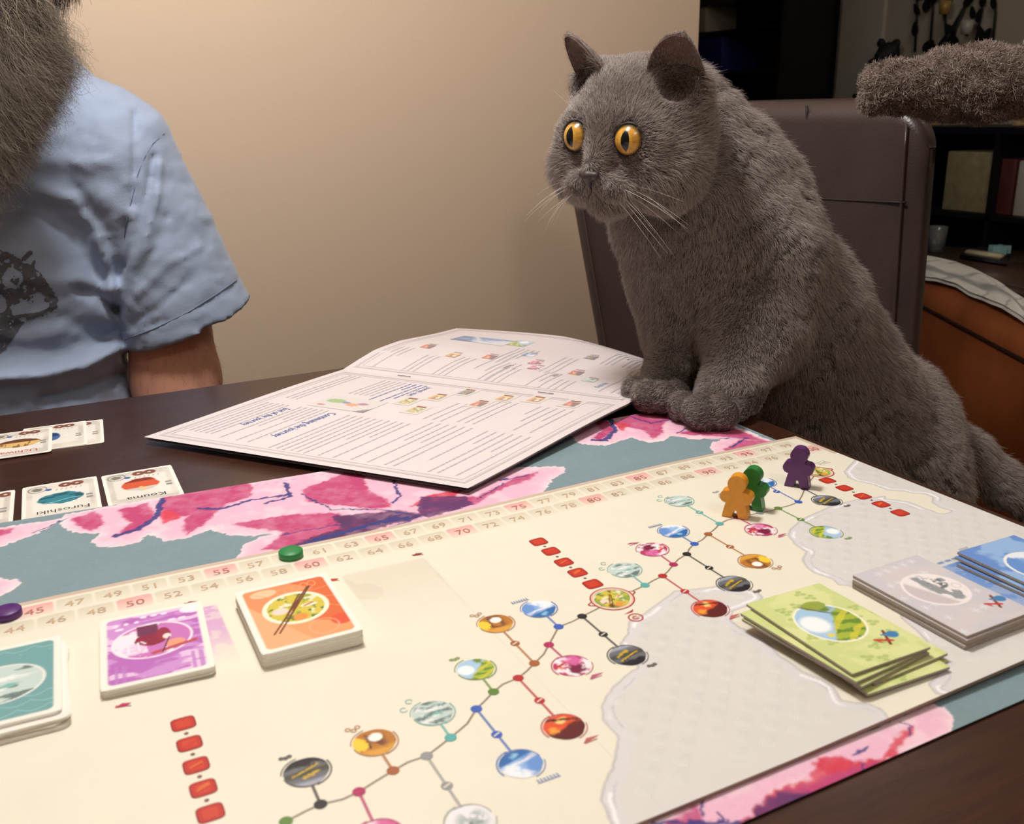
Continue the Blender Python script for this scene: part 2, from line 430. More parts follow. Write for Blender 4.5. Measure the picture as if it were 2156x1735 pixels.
for q in [[(150, 1092), (200, 1078), (220, 1100), (190, 1118), (165, 1108)], [(250, 1075), (312, 1058), (325, 1085), (290, 1115), (240, 1132), (275, 1100)],
 [(345, 1048), (525, 1015), (530, 1045), (480, 1060), (455, 1078), (430, 1102), (390, 1126), (383, 1110), (398, 1085), (352, 1088), (335, 1070)],
 [(490, 1104), (600, 1085), (700, 1080), (780, 1100), (700, 1135), (640, 1155), (550, 1158), (600, 1122)],
 [(635, 1030), (730, 996), (762, 998), (775, 1035), (812, 1050), (822, 1068), (770, 1070), (650, 1056)],
 [(900, 1050), (1010, 1045), (1090, 1003), (1132, 994), (1112, 1010), (1050, 1032), (1000, 1062), (880, 1085)],
 [(1310, 880), (1405, 858), (1418, 880), (1392, 895), (1394, 910), (1375, 923), (1350, 905), (1300, 892)],
 [(1250, 890), (1275, 885), (1292, 905), (1265, 926), (1248, 922), (1270, 905)], [(1430, 911), (1470, 905), (1530, 896), (1610, 928), (1530, 920), (1440, 914)],
 [(1525, 947), (1560, 925), (1625, 930), (1600, 945), (1540, 952)], [(-40, 1120), (30, 1112), (20, 1122), (-40, 1140)],
 [(1410, 1727), (1462, 1698), (1485, 1740), (1400, 1780)], [(1640, 1685), (1750, 1622), (1840, 1598), (1862, 1612), (1700, 1700), (1600, 1720)]]: patch(q, mag)
for q in [[(335, 1080), (365, 1073), (382, 1090), (350, 1102)], [(868, 1066), (900, 1043), (985, 1030), (920, 1060)], [(1293, 888), (1332, 894), (1310, 907)],
 [(1560, 1735), (1600, 1700), (1622, 1672), (1700, 1640), (1722, 1598), (1770, 1588), (1792, 1610), (1820, 1600), (1858, 1594), (1898, 1540), (1925, 1530), (1917, 1552), (1884, 1580), (1890, 1592), (1760, 1625), (1650, 1672), (1640, 1700), (1560, 1760)]]: patch(q, red, .15)
patch([(1650, 1665), (1760, 1630), (1850, 1602), (1840, 1625), (1700, 1700), (1640, 1700)], mag, .2)
patch([(890, 1045), (982, 1046), (1002, 1062), (900, 1092), (878, 1076)], purp, .12)
patch([(700, 1085), (790, 1080), (832, 1074), (900, 1084), (780, 1118), (650, 1150), (600, 1152), (720, 1112)], purp*.8, .18)
patch([(1606, 1695), (1640, 1672), (1700, 1668), (1700, 1700), (1560, 1745)], purp, .2)
for p, w in [([(342, 1052), (332, 1085), (290, 1113), (242, 1130)], 13), ([(420, 1070), (460, 1073), (520, 1056), (610, 1040)], 9), ([(140, 1090), (70, 1122)], 4), ([(635, 1040), (700, 1072), (800, 1073), (880, 1086)], 5),
 ([(640, 1145), (760, 1110), (860, 1090)], 14), ([(830, 1012), (842, 1045), (825, 1060)], 6), ([(600, 1018), (610, 1045), (560, 1060)], 8), ([(740, 1118), (840, 1085)], 8), ([(790, 1125), (900, 1080)], 4), ([(590, 1128), (740, 1100)], 4), ([(1282, 880), (1296, 905), (1275, 926), (1248, 926)], 11),
 ([(1330, 878), (1370, 892), (1425, 880)], 5), ([(1425, 912), (1442, 904)], 5), ([(1480, 925), (1575, 922)], 3), ([(1538, 942), (1572, 922)], 5), ([(1050, 1012), (1115, 1000)], 5), ([(1010, 1050), (1060, 1018)], 4),
 ([(1478, 1680), (1476, 1716)], 8), ([(1508, 1710), (1528, 1722)], 8), ([(1796, 1590), (1822, 1572)], 8), ([(1812, 1608), (1818, 1622)], 7), ([(1893, 1522), (1922, 1532)], 5), ([(1914, 1535), (1918, 1547)], 6), ([(1380, 1735), (1460, 1728), (1560, 1732)], 14)]: stroke(p, w)
for q in ([(0, 1103), (600, 1008)], [(600, 1008), (1400, 866)], [(1420, 1715), (1990, 1482)]):   # the hem stitching printed on the mat
    qq = mp(q); d = pline(U, Vv+(-.45 if q[0][1] < 1700 else .3), qq); C = mixc(C, s2l((120, 120, 160)), ss(.07, .02, d)*(np.sin(U*9) > -.2)*.5)
P = np.stack([(U-75)*S, -Vv*S, np.full(U.shape, ZB+MZ*S)], -1).reshape(-1, 3)
mat_o = empty('play_mat', (W(55, 8)[0], W(55, 8)[1], TABLE)); tag(mat_o, 'blue-grey play mat printed with pink watercolour flowers under the game board', 'mat')
m_v = mat('printed_cloth', vcol=True, rough=.8, noise=.05, nscale=400, bump=.12, bscale=900)
mesh('printed_top', P, gridf(nu, nv)[:, ::-1], m_v, mat_o, False, C.reshape(-1, 3))
# rubber edge below the print
ring = [(mU0, far[0][1])]+far+[(mU1, far[-1][1]), (mU1, 30.55), (mU0, 30.55)]
ring = [p for i, p in enumerate(ring) if i == 0 or p != ring[i-1]]
V = [tuple(W(u, v, MZ-.004)) for u, v in ring]+[(*W(u, v)[:2], TABLE+.0003) for u, v in ring]; k = len(ring)
mesh('rubber_base', V, [tuple(range(k))[::-1], tuple(range(k, 2*k))]+[(i, (i+1) % k, k+(i+1) % k, k+i) for i in range(k)], mat('black_rubber', (22, 20, 22), .7), mat_o)

# ================================================================== game board
bU0, bU1, bV0, bV1 = 9., 101.35, -1.35, 28.9
board = empty('game_board', (W(60, 14)[0], W(60, 14)[1], ZB-.0024)); tag(board, 'long cream folding game board printed with a winding route and score track', 'game board')
nu, nv = 700, 330
uu = np.concatenate([np.linspace(bU0, 42.5, 40), np.linspace(42.6, bU1, nu-40)]); vv = np.linspace(bV0, bV1, nv)
U, Vv = np.meshgrid(uu, vv, indexing='ij')
cream = s2l((236, 231, 213)); C = np.zeros(U.shape+(3,)); C[:] = cream
C *= (1+.035*(fbm(U*.25, Vv*.25, 11)-.5))[..., None]
def up(pts): return [UV(x, y) for x, y in pts]
seaA = up([(1275, 1790), (1289, 1735), (1280, 1710), (1267, 1685), (1273, 1649), (1292, 1617), (1298, 1585), (1303, 1554), (1288, 1535), (1269, 1514), (1268, 1490), (1276, 1468), (1295, 1445), (1316, 1424), (1343, 1406), (1325, 1372), (1306, 1357), (1324, 1334), (1327, 1308), (1355, 1292), (1392, 1266), (1423, 1245), (1506, 1235), (1570, 1240), (1594, 1245), (1605, 1258), (1590, 1270), (1542, 1287), (1537, 1305), (1560, 1323), (1590, 1335), (1615, 1349), (1640, 1380), (1651, 1386), (1672, 1400), (1693, 1416), (1730, 1430), (1754, 1444), (1770, 1474), (1800, 1479), (1825, 1480), (1850, 1490), (1864, 1503)])+[(78, 29.5), (60, 29.5), (60, 29)]
seaB = up([(1801, 968), (1777, 993), (1787, 1006), (1802, 1012), (1841, 1021), (1870, 1032), (1903, 1034), (1920, 1038), (1947, 1040), (1964, 1048), (1962, 1058), (1977, 1067), (2006, 1076), (1991, 1082), (1975, 1081), (1944, 1069), (1916, 1058), (1881, 1052), (1865, 1051), (1863, 1045), (1837, 1048), (1797, 1054), (1750, 1066), (1715, 1081), (1685, 1096), (1666, 1112), (1660, 1128), (1672, 1145), (1697, 1162), (1690, 1180), (1700, 1196), (1715, 1206), (1757, 1221), (1767, 1232), (1800, 1234), (1850, 1255), (1894, 1280), (1900, 1303), (1931, 1329), (1951, 1349), (1963, 1400), (1974, 1420), (1958, 1443), (1968, 1458)])+[(82, 29.5), (103, 29.5), (103, 0)]
sea = s2l((221, 218, 215)); SEA = np.zeros(U.shape)
for q in (seaA, seaB):
    d = pin(U+.1*(vn(U*2, Vv*2, 8)-.5), Vv+.1*(vn(U*2, Vv*2, 4)-.5), q); w = ss(-.05, .05, d); C = C*(1-w[..., None])+sea*w[..., None]; SEA = np.maximum(SEA, w)
    C = mixc(C, s2l((168, 160, 172)), ss(.09, .02, abs(d))*.55)
    C = mixc(C, s2l((222, 218, 222)), ss(.05, .12, d)*ss(.62, .5, d+.3*(vn(U*1.3, Vv*1.3, 21)-.5))*.75)
    br = vn(U*1.1, Vv*1.1, 44)
    C = mixc(C, s2l((248, 246, 248)), ss(.10, .05, abs(d-.28-.15*(br-.5)))*ss(.5, .6, vn(U*.8, Vv*.8, 61)))
    C = mixc(C, s2l((176, 168, 180)), ss(.05, .02, abs(d-.45-.2*(br-.5)))*ss(.4, .6, vn(U*.7+9, Vv*.7, 62))*.5)
# border strip
bd = np.minimum(Vv-bV0, np.where(Vv < 3.2, bU1-U, 9)); C = mixc(C, s2l((206, 186, 168)), ss(.45, .38, bd)*(SEA < .5))
# score track cells
def rrect(u, v, cu, cv, w, h, r):
    qx = np.abs(u-cu)-w+r; qy = np.abs(v-cv)-h+r
    return np.hypot(np.maximum(qx, 0), np.maximum(qy, 0))+np.minimum(np.maximum(qx, qy), 0)-r
for n in range(10, 101):
    cv = 0. if n % 2 else 1.634
    d = rrect(U, Vv, n, cv, .93, .7, .2); g = np.clip((Vv-cv+.7)/1.4, 0, 1)
    if n % 5 == 0: C = mixc(C, s2l((232, 168, 164)), ss(.04, -.05, d)*(1-.75*g))
    else: C = mixc(C, s2l((212, 202, 180)), ss(.04, -.05, d)*(1-.8*g)*.85)
# card spaces printed on the board
d = rrect(U, Vv, 63.75, 8.2, 2.62, 4.3, .25); f = ss(.05, -.05, d)*(1-ss(4.5, 11.5, Vv))
tri = fbm(np.floor(U*.45+Vv*.2), np.floor(Vv*.35-U*.2), 2, 1)
C = mixc(C, s2l((214, 202, 184)), f*(.55+.4*(vn(U*.5, Vv*.6, 71) > .5))*.8)
d = rrect(U, Vv, 51.2, 7.6, 2.75, 3.6, .2); C = mixc(C, s2l((214, 170, 208)), ss(.05, -.05, d)*(1-ss(6, 11, Vv))*(.55+.45*(fbm(U*1.5, Vv*1.5, 90) > .5)))
for f in (33., 66.2): C = mixc(C, s2l((205, 196, 176)), ss(.05, .0, abs(U-f))*.35)
# printed space below the blue tiles
d = rrect(U, Vv, 94.9, 24.2, 2.75, 3.9, .05); C = mixc(C, s2l((112, 152, 214)), ss(.03, -.03, d)*(.75+.25*(fbm(U, Vv*2, 5) > .5)))
for k in range(5):
    d = rrect(U, Vv, 92.5+k*.62, 19.95, .24, .12, .04); C = mixc(C, s2l((110, 146, 190)), ss(.03, -.03, d))
Z = ZB+dz(U)*S
P = np.stack([(U-75)*S, -Vv*S, Z], -1).reshape(-1, 3)
m_board = mat('printed_linen_board', vcol=True, rough=.42, noise=.015, nscale=60, bump=.05, bscale=2600, spec=.4)
mesh('printed_face', P, gridf(nu, nv)[:, ::-1], m_board, board, True, C.reshape(-1, 3))
us = np.linspace(bU0, bU1, 90); e = .03
V = []
for u in us:
    z = ZB+dz(u)*S
    V += [((u-75)*S, -bV0*S, z-.0001), ((u-75)*S, -bV1*S, z-.0001), ((u-75)*S, -bV1*S, z-.0018), ((u-75)*S, -bV0*S, z-.0018)]
Fc = [(i*4+j, i*4+(j+1) % 4, i*4+4+(j+1) % 4, i*4+4+j) for i in range(89) for j in range(4)]+[(3, 2, 1, 0), tuple(89*4+j for j in range(4))]
mesh('core', V, Fc, mat('grey_board_core', (150, 128, 112), .8, noise=.1), board)

# ---- flat print lying on the board: everything is collected as coloured polygons
class Print:
    def __init__(s, lift=.012): s.V = []; s.F = []; s.C = []; s.l = lift
    def poly(s, pts, col, lift=None):
        l = s.l if lift is None else lift; b = len(s.V)
        for u, v in pts:
            s.V.append(((u-75)*S, -v*S, ZB+(dz(u)+l)*S)); s.C.append(s2l(col))
        s.F.append(tuple(range(b, b+len(pts))))
    def line(s, a, b, w, col, lift=None):
        a = np.array(a, float); b = np.array(b, float); d = b-a; L = np.hypot(*d); n = np.array([-d[1], d[0]])/L*w/2; k = max(1, int(L/1.2))
        for i in range(k):
            p, q = a+d*i/k, a+d*(i+1)/k
            s.poly([p+n, q+n, q-n, p-n], col, lift)
    def disc(s, c, r, col, lift=None, n=20): s.poly([(c[0]+r*math.cos(t), c[1]-r*math.sin(t)) for t in np.arange(n)*2*math.pi/n], col, lift)
    def arc(s, c, r, w, a0, a1, col, lift=None, n=20, sx=1.):
        t = np.radians(np.linspace(a0, a1, n))
        for i in range(n-1):
            s.poly([(c[0]+sx*(r+w/2)*math.cos(t[i]), c[1]-(r+w/2)*math.sin(t[i])), (c[0]+sx*(r+w/2)*math.cos(t[i+1]), c[1]-(r+w/2)*math.sin(t[i+1])),
                    (c[0]+sx*(r-w/2)*math.cos(t[i+1]), c[1]-(r-w/2)*math.sin(t[i+1])), (c[0]+sx*(r-w/2)*math.cos(t[i]), c[1]-(r-w/2)*math.sin(t[i]))], col, lift)
    def build(s, name, m, parent): return mesh(name, s.V, s.F, m, parent, False, np.array(s.C))
m_ink = mat('printed_ink', vcol=True, rough=.45, noise=0., spec=.4)
m_gloss = mat('embossed_varnish', vcol=True, rough=.22, noise=0., spec=.6)

# letters as flat outlines
GL = {}
def glyphs(strs):
    need = [t for t in strs if t not in GL]; tmp = []
    for t in need:
        c = bpy.data.curves.new('letters', 'FONT'); c.body = t; c.size = 1; c.align_x = 'CENTER'; c.align_y = 'CENTER'; c.resolution_u = 2
        o = bpy.data.objects.new('letters', c); sc.collection.objects.link(o); tmp.append((t, o, c))
    bpy.context.view_layer.update(); dg = bpy.context.evaluated_depsgraph_get()
    for t, o, c in tmp:
        me = bpy.data.meshes.new_from_object(o.evaluated_get(dg)); n = len(me.vertices); co = np.zeros(n*3); me.vertices.foreach_get('co', co)
        GL[t] = (co.reshape(-1, 3)[:, :2].copy(), [tuple(p.vertices) for p in me.polygons]); bpy.data.meshes.remove(me)
        bpy.data.objects.remove(o); bpy.data.curves.remove(c)
glyphs([str(n) for n in range(40, 100)]+['Kouma', 'Furoshiki', 'Uchiwa', 'Sensu', 'End of the journey', 'Continuing the journey', "Journey's start", '1', 'The Inns', 'Souvenirs', 'Hot springs', 'Villages', 'Temples', 'Encounters', 'Farms', '100'])
num = Print()
for n in range(41, 101):
    t = str(n) if n < 100 else '100'; co, fs = GL[t]; cv = .12 if n % 2 else 1.75; b = len(num.V)
    for x, y in co: num.V.append(((n-75+x*1.05)*S, -(cv-y*.95)*S, ZB+(dz(n)+.015)*S)); num.C.append(s2l((196, 168, 140) if n % 5 else (186, 112, 100)))
    num.F += [tuple(b+i for i in f) for f in fs]
num.build('score_number', m_ink, board)

# ---- seigaiha waves embossed in the sea
wv_ = Print(.006)
row = 0
for vv0 in np.arange(4.0, 28.6, .80):
    row += 1
    for uu0 in np.arange(64+(row % 2)*.8, 101., 1.6):
        q = np.array([[uu0, vv0]]); d1 = max(pin(q[:, 0], q[:, 1]-.3, seaA)[0], pin(q[:, 0], q[:, 1]-.3, seaB)[0])
        if d1 < .75 or (uu0 > 91.7 and uu0 < 98 and vv0 > 20) or rng.random() < .04: continue
        for k in range(6):
            r = .24+.115*k
            wv_.arc((uu0, vv0), r, .036, 62-k*2, 172-k*6, (233, 231, 228), n=9)
wv_.build('embossed_wave', m_ink, board)['kind'] = 'stuff'

# ================================================================== little paintings
def pic(kind, x, y, seed=0):
    n1 = fbm(x*2.2+seed, y*2.2, 12+seed); n2 = fbm(x*5+3, y*5+seed, 40); C = np.zeros(x.shape+(3,))
    def P_(c): C[:] = s2l(c)
    def M_(c, m):
        C[:] = mixc(C, s2l(c), np.clip(m, 0, 1))
    seg = lambda x1, y1, x2, y2: pline(x, y, [(x1, y1), (x2, y2)])
    if kind == 'sea':
        P_((150, 190, 236)); M_((76, 128, 206), ss(.1, -.5, x-y*.2+.3*(n1-.5))*.7); M_((236, 242, 250), ss(-.05, .2, y*.6+x*.4-.25+.9*(n1-.5))); M_((240, 240, 246), ss(.16, .0, abs(y+.12-.3*x+.25*(n1-.5))))
        M_((48, 108, 176), ss(-.2, -.28, y-.25*x+.15)); M_((140, 196, 228), ss(.12, .05, np.hypot(x-.05, y+.62)-.1+.4*(n2-.5)))
    elif kind == 'farm':
        P_((186, 120, 44)); M_((120, 66, 40), ss(.45, .6, n1)*ss(.6, .2, abs(x-.1))); M_((222, 160, 60), ss(-.3, -.7, y+.3*(n2-.5))); M_((252, 248, 240), ss(.36, .30, np.hypot(x-.15, y-.35))); M_((246, 206, 60), ss(.46, .40, np.hypot(x+.72, (y-.1)*.8)+.3*(n2-.5)))
        M_((90, 50, 40), ss(.07, .03, seg(-.2, .8, -.3, -.4)))
    elif kind == 'paddy':
        P_((168, 186, 60)); M_((92, 134, 50), (np.sin(y*13+x*4+4*n1) > .2)*.85); M_((214, 206, 70), (np.sin(y*9-x*5+3*n1+2) > .55)*.8); sk = ss(-.05, .1, -x*.9+y*.9+.15+.5*(n1-.5)); M_((170, 204, 232), sk); M_((246, 250, 252), sk*ss(.55, .35, np.hypot(x+.5, y-.1)))
        M_((110, 140, 50), ss(.3, .1, np.hypot(x-.45, y-.75)+.5*(n2-.5)))
    elif kind == 'hot':
        P_((196, 214, 210)); M_((104, 124, 122), ss(.52, .62, fbm(x*1.4+seed, y*4.5, 60))); M_((236, 240, 238), ss(.55, .7, fbm(x*1.7+5, y*3.5, 61))); M_((128, 186, 178), ss(.25, .1, np.hypot((x-.15)*.6, (y+.15)*1.6)+.3*(n2-.5)))
    elif kind == 'village':
        P_((108, 110, 116)); M_((30, 28, 34), ss(.0, .15, y*.8-.32+.4*(n1-.5)*1.2+.1*x)); M_((74, 74, 66), ss(.1, -.1, abs(y+.1)-.2)); M_((206, 170, 44), ss(.09, .05, seg(-.6, -.1, .55, .3))); M_((206, 170, 44), ss(.11, .05, seg(-.2, -.45, .5, -.15)+.25*(n2-.5))); M_((190, 196, 214), ss(-.6, -.8, y)*.6); M_((34, 30, 34), ss(.05, .02, seg(-.55, -.02, .5, .38)))
    elif kind == 'temple':
        P_((226, 84, 44)); M_((96, 28, 26), ss(.1, -.1, -y+.25*x+.5*(n1-.5)-.0)); M_((250, 214, 130), ss(.35, .2, np.hypot(x+.1, y+.5)+.4*(n2-.5))); M_((244, 160, 60), ss(.35, .15, np.hypot(x-.6, y-.05)+.3*(n2-.5))); M_((70, 24, 30), ss(.12, .06, seg(-.9, -.3, .5, -.8)+.2*(n2-.5)))
    elif kind == 'encounter':
        P_((248, 236, 244)); M_((186, 52, 104), ss(.44, .5, n1)); M_((122, 26, 66), ss(.5, .35, np.hypot(x+.1, y-.35)+.5*(n2-.5))); M_((222, 110, 170), ss(.55, .35, np.hypot(x+.3, y+.5)+.5*(n2-.5))*.8); M_((236, 130, 100), ss(.16, .1, np.hypot(x-.6, y+.1))); M_((196, 50, 60), ss(.12, .06, seg(.2, -.45, 1., -.15)))
    elif kind == 'mountain':
        P_((238, 236, 240)); M_((176, 186, 184), ss(.5, .6, n1)*ss(.9, .4, np.hypot(x+.1, y))); M_((120, 128, 130), ss(.6, .7, n2)*ss(.6, .3, np.hypot(x+.15, y-.1)))
    elif kind == 'soup':
        P_((150, 170, 60)); M_((214, 196, 70), ss(.45, .55, n1)); M_((70, 120, 50), ss(.6, .68, n2)); M_((238, 230, 190), ss(.66, .72, fbm(x*4, y*4, 99))); M_((250, 216, 204), ss(.30, .25, np.hypot(x+.55, (y+.05)*1.2))); M_((232, 150, 70), ss(.3, .2, np.hypot(x+.0, y+.7)))
        M_((240, 236, 214), ss(.2, .14, np.hypot((x-.45)*.6, (y+.0)*1.6))); M_((200, 90, 50), ss(.06, .02, seg(.3, -.02, .6, .1)))
        for o in (0, .16): M_((110, 52, 28), ss(.05, .02, seg(-.75+o, -1.05, .42+o*.6, 1.05)))
    return C
def disc_grid(kind, c, r, rot=0, name='route_picture', ring=None, ringcol=(150, 120, 120), n=30, ry=.95):
    t = np.linspace(0, 2*math.pi, 37)[:-1]; rr = np.linspace(0, 1, 13); R_, T_ = np.meshgrid(rr, t, indexing='ij')
    wob = 1+.06*(vn(T_*2.5, R_*0, 5)-.5)
    x = R_*np.cos(T_); y = R_*np.sin(T_); sg = -1 if rot else 1
    col = pic(kind, x*sg, y*sg, int(c[0]*3) % 7); uu = c[0]+x*r*wob; vv = c[1]-y*r*ry*wob
    V = np.stack([(uu-75)*S, -vv*S, ZB+(dz(uu)+.016)*S], -1).reshape(-1, 3); k = 36
    Fc = [(i*k+j, i*k+k+j, i*k+k+(j+1) % k, i*k+(j+1) % k) for i in range(12) for j in range(k)]
    return mesh(name, V, Fc, m_ink, board, False, col.reshape(-1, 3))

KC = dict(sea=(60, 96, 190), farm=(168, 96, 52), paddy=(96, 134, 60), hot=(92, 176, 172), village=(40, 36, 42), temple=(184, 44, 52), encounter=(178, 40, 96), mountain=(150, 152, 154), soup=(176, 60, 60))
route = [((602, 1730), 'paddy'), ((675, 1694), 'village'), ((755.6, 1667.5), 'encounter'), ((827.6, 1623), 'farm'), ((898.4, 1592), 'mountain'), ((948.8, 1553.4), 'hot'), ((1003, 1493), 'sea'), ((1039, 1457), 'paddy'), ((1091, 1428), 'temple'), ((1125, 1397), 'farm'), ((1155.5, 1358), 'encounter'), ((1176, 1320), 'sea'), ((1225.5, 1298), 'village'), ((1289, 1261), None),
 ((1358, 1232.5), 'hot'), ((1395, 1213), 'temple'), ((1418, 1189), 'encounter'), ((1446, 1167), 'village'), ((1462, 1145.5), 'sea'), ((1491, 1125), 'farm'), ((1515, 1103), 'hot'), ((1553, 1090), 'encounter'), ((1600, 1080), 'mountain'), ((1638.5, 1070.5), 'paddy'), ((1681, 1057), 'sea'), ((1694, 1030), 'village'), ((1716, 1000), None)]
pr = Print(.012)
pts = [UV(*p) for p, _ in route]; pts = [(36, 40.)]+pts if False else pts
pr.line((pts[0][0]-3, pts[0][1]+2.2), pts[0], .1, (150, 132, 116))
for a, b in zip(pts[:-1], pts[1:]):
    mdl = ((a[0]+b[0])/2+.12*math.sin(a[0]*5), (a[1]+b[1])/2+.12*math.cos(a[0]*3)); pr.line(a, mdl, .1, (150, 132, 116)); pr.line(mdl, b, .1, (150, 132, 116))
stops = [((675, 1694), None, (645, 1625), 'village', 0), ((755.6, 1667.5), None, (800, 1762), 'encounter', 1), ((827.6, 1623), None, (788.6, 1563), 'farm', 0), ((898.4, 1592), (941, 1655), (990.6, 1730), 'mountain', 1), ((948.8, 1553.4), None, (911, 1501), 'hot', 0), ((1003, 1493), (1046, 1547), (1097, 1609), 'sea', 1),
 ((1039, 1457), None, (1001, 1409), 'paddy', 0), ((1091, 1428), (1136, 1475.5), (1188, 1531), 'temple', 1), ((1125, 1397), (1084.5, 1355), (1043.8, 1313), 'farm', 0), ((1155.5, 1358), None, (1204.7, 1402.6), 'encounter', 1), ((1176, 1320), None, (1134.5, 1282), 'sea', 0), ((1225.5, 1298), (1270, 1336), (1321.6, 1380.5), 'village', 1),
 ((1358, 1232.5), None, (1315, 1200), 'hot', 0), ((1395, 1213), (1441.8, 1245.5), (1495.6, 1282), 'temple', 1), ((1418, 1189), None, (1373.5, 1157), 'encounter', 0), ((1446, 1167), (1493, 1196), (1546, 1230), 'village', 1), ((1462, 1145.5), None, (1417.7, 1118.7), 'sea', 0), ((1491, 1125), (1537, 1151.4), (1590.4, 1182.6), 'farm', 1),
 ((1515, 1103), (1472.7, 1079), (1430, 1055), 'hot', 0), ((1553, 1090), None, (1602, 1116), 'encounter', 1), ((1600, 1080), None, (1545, 1046), 'mountain', 0), ((1638.5, 1070.5), (1685.7, 1094), (1739.7, 1121.3), 'paddy', 1), ((1681, 1057), (1635.3, 1035.3), (1604, 1016), 'sea', 0), ((1694, 1030), None, (1741, 1054.5), 'village', 1)]
for nd, mid, c, kind, rot in stops:
    a, cc = UV(*nd), UV(*c); col = np.array(KC[kind]); lc = tuple(col*.65+np.array((215, 205, 190))*.35)
    pr.line(a, cc, .13, lc, .011)
    if mid:
        q = UV(*mid); pr.disc(q, .25, tuple(col), .017); pr.line((q[0]-.17, q[1]+.06), (q[0]+.17, q[1]-.08), .07, (236, 226, 205), .02)
    disc_grid(kind, cc, .93, rot)
    sg = 180 if rot else 0
    pr.arc(cc, 1.0, .07, 20+sg, -80+sg, lc, .018, sx=1.02); pr.arc(cc, 1.0, .05, 100+sg, 170+sg, lc, .018, sx=1.02); pr.arc(cc, .94, .06, -70+sg, -175+sg, lc, .019)
    k = 1 if rot else -1; b = (cc[0]+(.55 if rot else -.55), cc[1]+k*1.28)
    if kind == 'farm':
        for i in range(3): pr.arc((b[0]+(i-1)*.22, b[1]+(.1 if i == 1 else -.06)), .11, .06, 0, 360, lc, .018, n=10)
    elif kind in ('sea',):
        for i in range(7): pr.line((b[0]-.45+i*.15, b[1]-.1), (b[0]-.42+i*.15, b[1]+.1), .06, lc, .018)
        pr.line((b[0]-.5, b[1]+.12), (b[0]+.55, b[1]+.12), .04, lc, .018)
    elif kind == 'hot':
        pr.arc((b[0]-.1, b[1]), .16, .05, 0, 300, lc, .018, n=12); pr.arc((b[0]-.55, b[1]+.5), .16, .05, 40, 330, lc, .018, n=12)
    elif kind in ('temple', 'encounter'):
        pr.poly([(b[0]-.4, b[1]+k*.1), (b[0]-.1, b[1]-.16), (b[0]+.5, b[1]-k*.08), (b[0], b[1]+.05)], lc, .018); pr.line((b[0]-.35, b[1]+.14), (b[0]+.3, b[1]+.1), .05, lc, .018)
    else:
        for i in range(3): pr.disc((b[0]+(i-1)*.17, b[1]+.05*(i % 2)), .12, lc, .018+.001*i, 8)
for (p, kind) in route:
    if kind: c = UV(*p); pr.disc(c, .27, KC[kind], .02)
# the inn bowl
for c0, r in (((1289, 1261), 1.12), ((1724, 994), .95)):
    c = UV(*c0); disc_grid('soup', c, r*.9, 0); pr.arc(c, r, .12, 0, 360, (238, 200, 180), .017, n=36); pr.arc(c, r+.1, .09, 0, 360, (170, 60, 58), .016, n=36)
    for sg in (-1, 1):
        pr.poly([(c[0]+sg*r*.98, c[1]-.35), (c[0]+sg*(r+.42), c[1]-.12), (c[0]+sg*(r+.42), c[1]+.06), (c[0]+sg*r*.98, c[1]+.35)], (170, 60, 58), .012)
        pr.poly([(c[0]+sg*r*.98, c[1]-.26), (c[0]+sg*(r+.32), c[1]-.07), (c[0]+sg*(r+.32), c[1]+.02), (c[0]+sg*r*.98, c[1]+.26)], (238, 214, 196), .014)
c = UV(1338.5, 1300.5); pr.arc(c, .38, .09, 0, 360, (186, 60, 62), .014, n=24); pr.arc(c, .14, .12, 40, 330, (200, 120, 112), .014, n=14)
c = UV(1323, 1289); pr.poly([(c[0]-.35, c[1]+.1), (c[0]+.4, c[1]-.12), (c[0]+.2, c[1]+.12)], (186, 60, 62), .014)
c = UV(1730, 975); 
for i in range(4): pr.line((c[0]-.5+i*.3, c[1]-.3), (c[0]-.3+i*.3, c[1]+.3), .05, (170, 160, 150), .014)
# red banner stops in three short rows
for ch in ([(386, 1524), (399, 1566), (413, 1612), (428, 1660), (443, 1712)], [(1134, 1141), (1160, 1161), (1187, 1184), (1216, 1206), (1248, 1230)], [(1742, 1012), (1778, 1028), (1816, 1045), (1855, 1062), (1895, 1080)]):
    bn = Print(.014); cs = [UV(*p) for p in ch]
    for i, c in enumerate(cs):
        t = np.arange(28)*2*math.pi/28; sq = lambda a: np.sign(np.cos(a))*abs(np.cos(a))**.38
        for s_, col, l in ((1., (150, 30, 26), .014), (.88, (192, 44, 32), .016), (.6, (206, 62, 38), .018)):
            bn.poly([(c[0]+.53*s_*np.sign(math.cos(a))*abs(math.cos(a))**.45, c[1]-.5*s_*np.sign(math.sin(a))*abs(math.sin(a))**.45) for a in t], col, l)
        for j in range(i % 4): bn.line((c[0]-.3+.05*j, c[1]+.22-.15*j), (c[0]+.28, c[1]-.02-.12*j), .07, (226, 120, 46) if j else (196, 40, 30), .02)
        if i < 4: q = cs[i+1]; bn.disc(((c[0]+q[0])/2, (c[1]+q[1])/2), .1, (120, 84, 78), .014, 10)
    bn.build('banner_print', m_ink, board)
for p, col in (((258, 1486), (180, 50, 90)), ((878, 1168), (150, 56, 50)), ((400, 1270), (150, 50, 80)), ((700, 1222), (190, 60, 50))):
    c = UV(*p); pr.poly([(c[0]-.35, c[1]+.05), (c[0], c[1]-.2), (c[0]+.4, c[1]-.05), (c[0]+.1, c[1]+.15)], col, .016); pr.line((c[0]-.3, c[1]-.1), (c[0]+.35, c[1]+.2), .06, col, .018)
c = UV(1688, 941); pr.disc((c[0]+.1, c[1]), .3, (56, 120, 176), .016, 10); pr.line((c[0]-.8, c[1]+.35), (c[0]+.1, c[1]-.4), .1, (110, 60, 50), .018); pr.line((c[0]-.5, c[1]-.2), (c[0], c[1]), .14, (56, 120, 176), .02)
c = (99.2, 19.2)
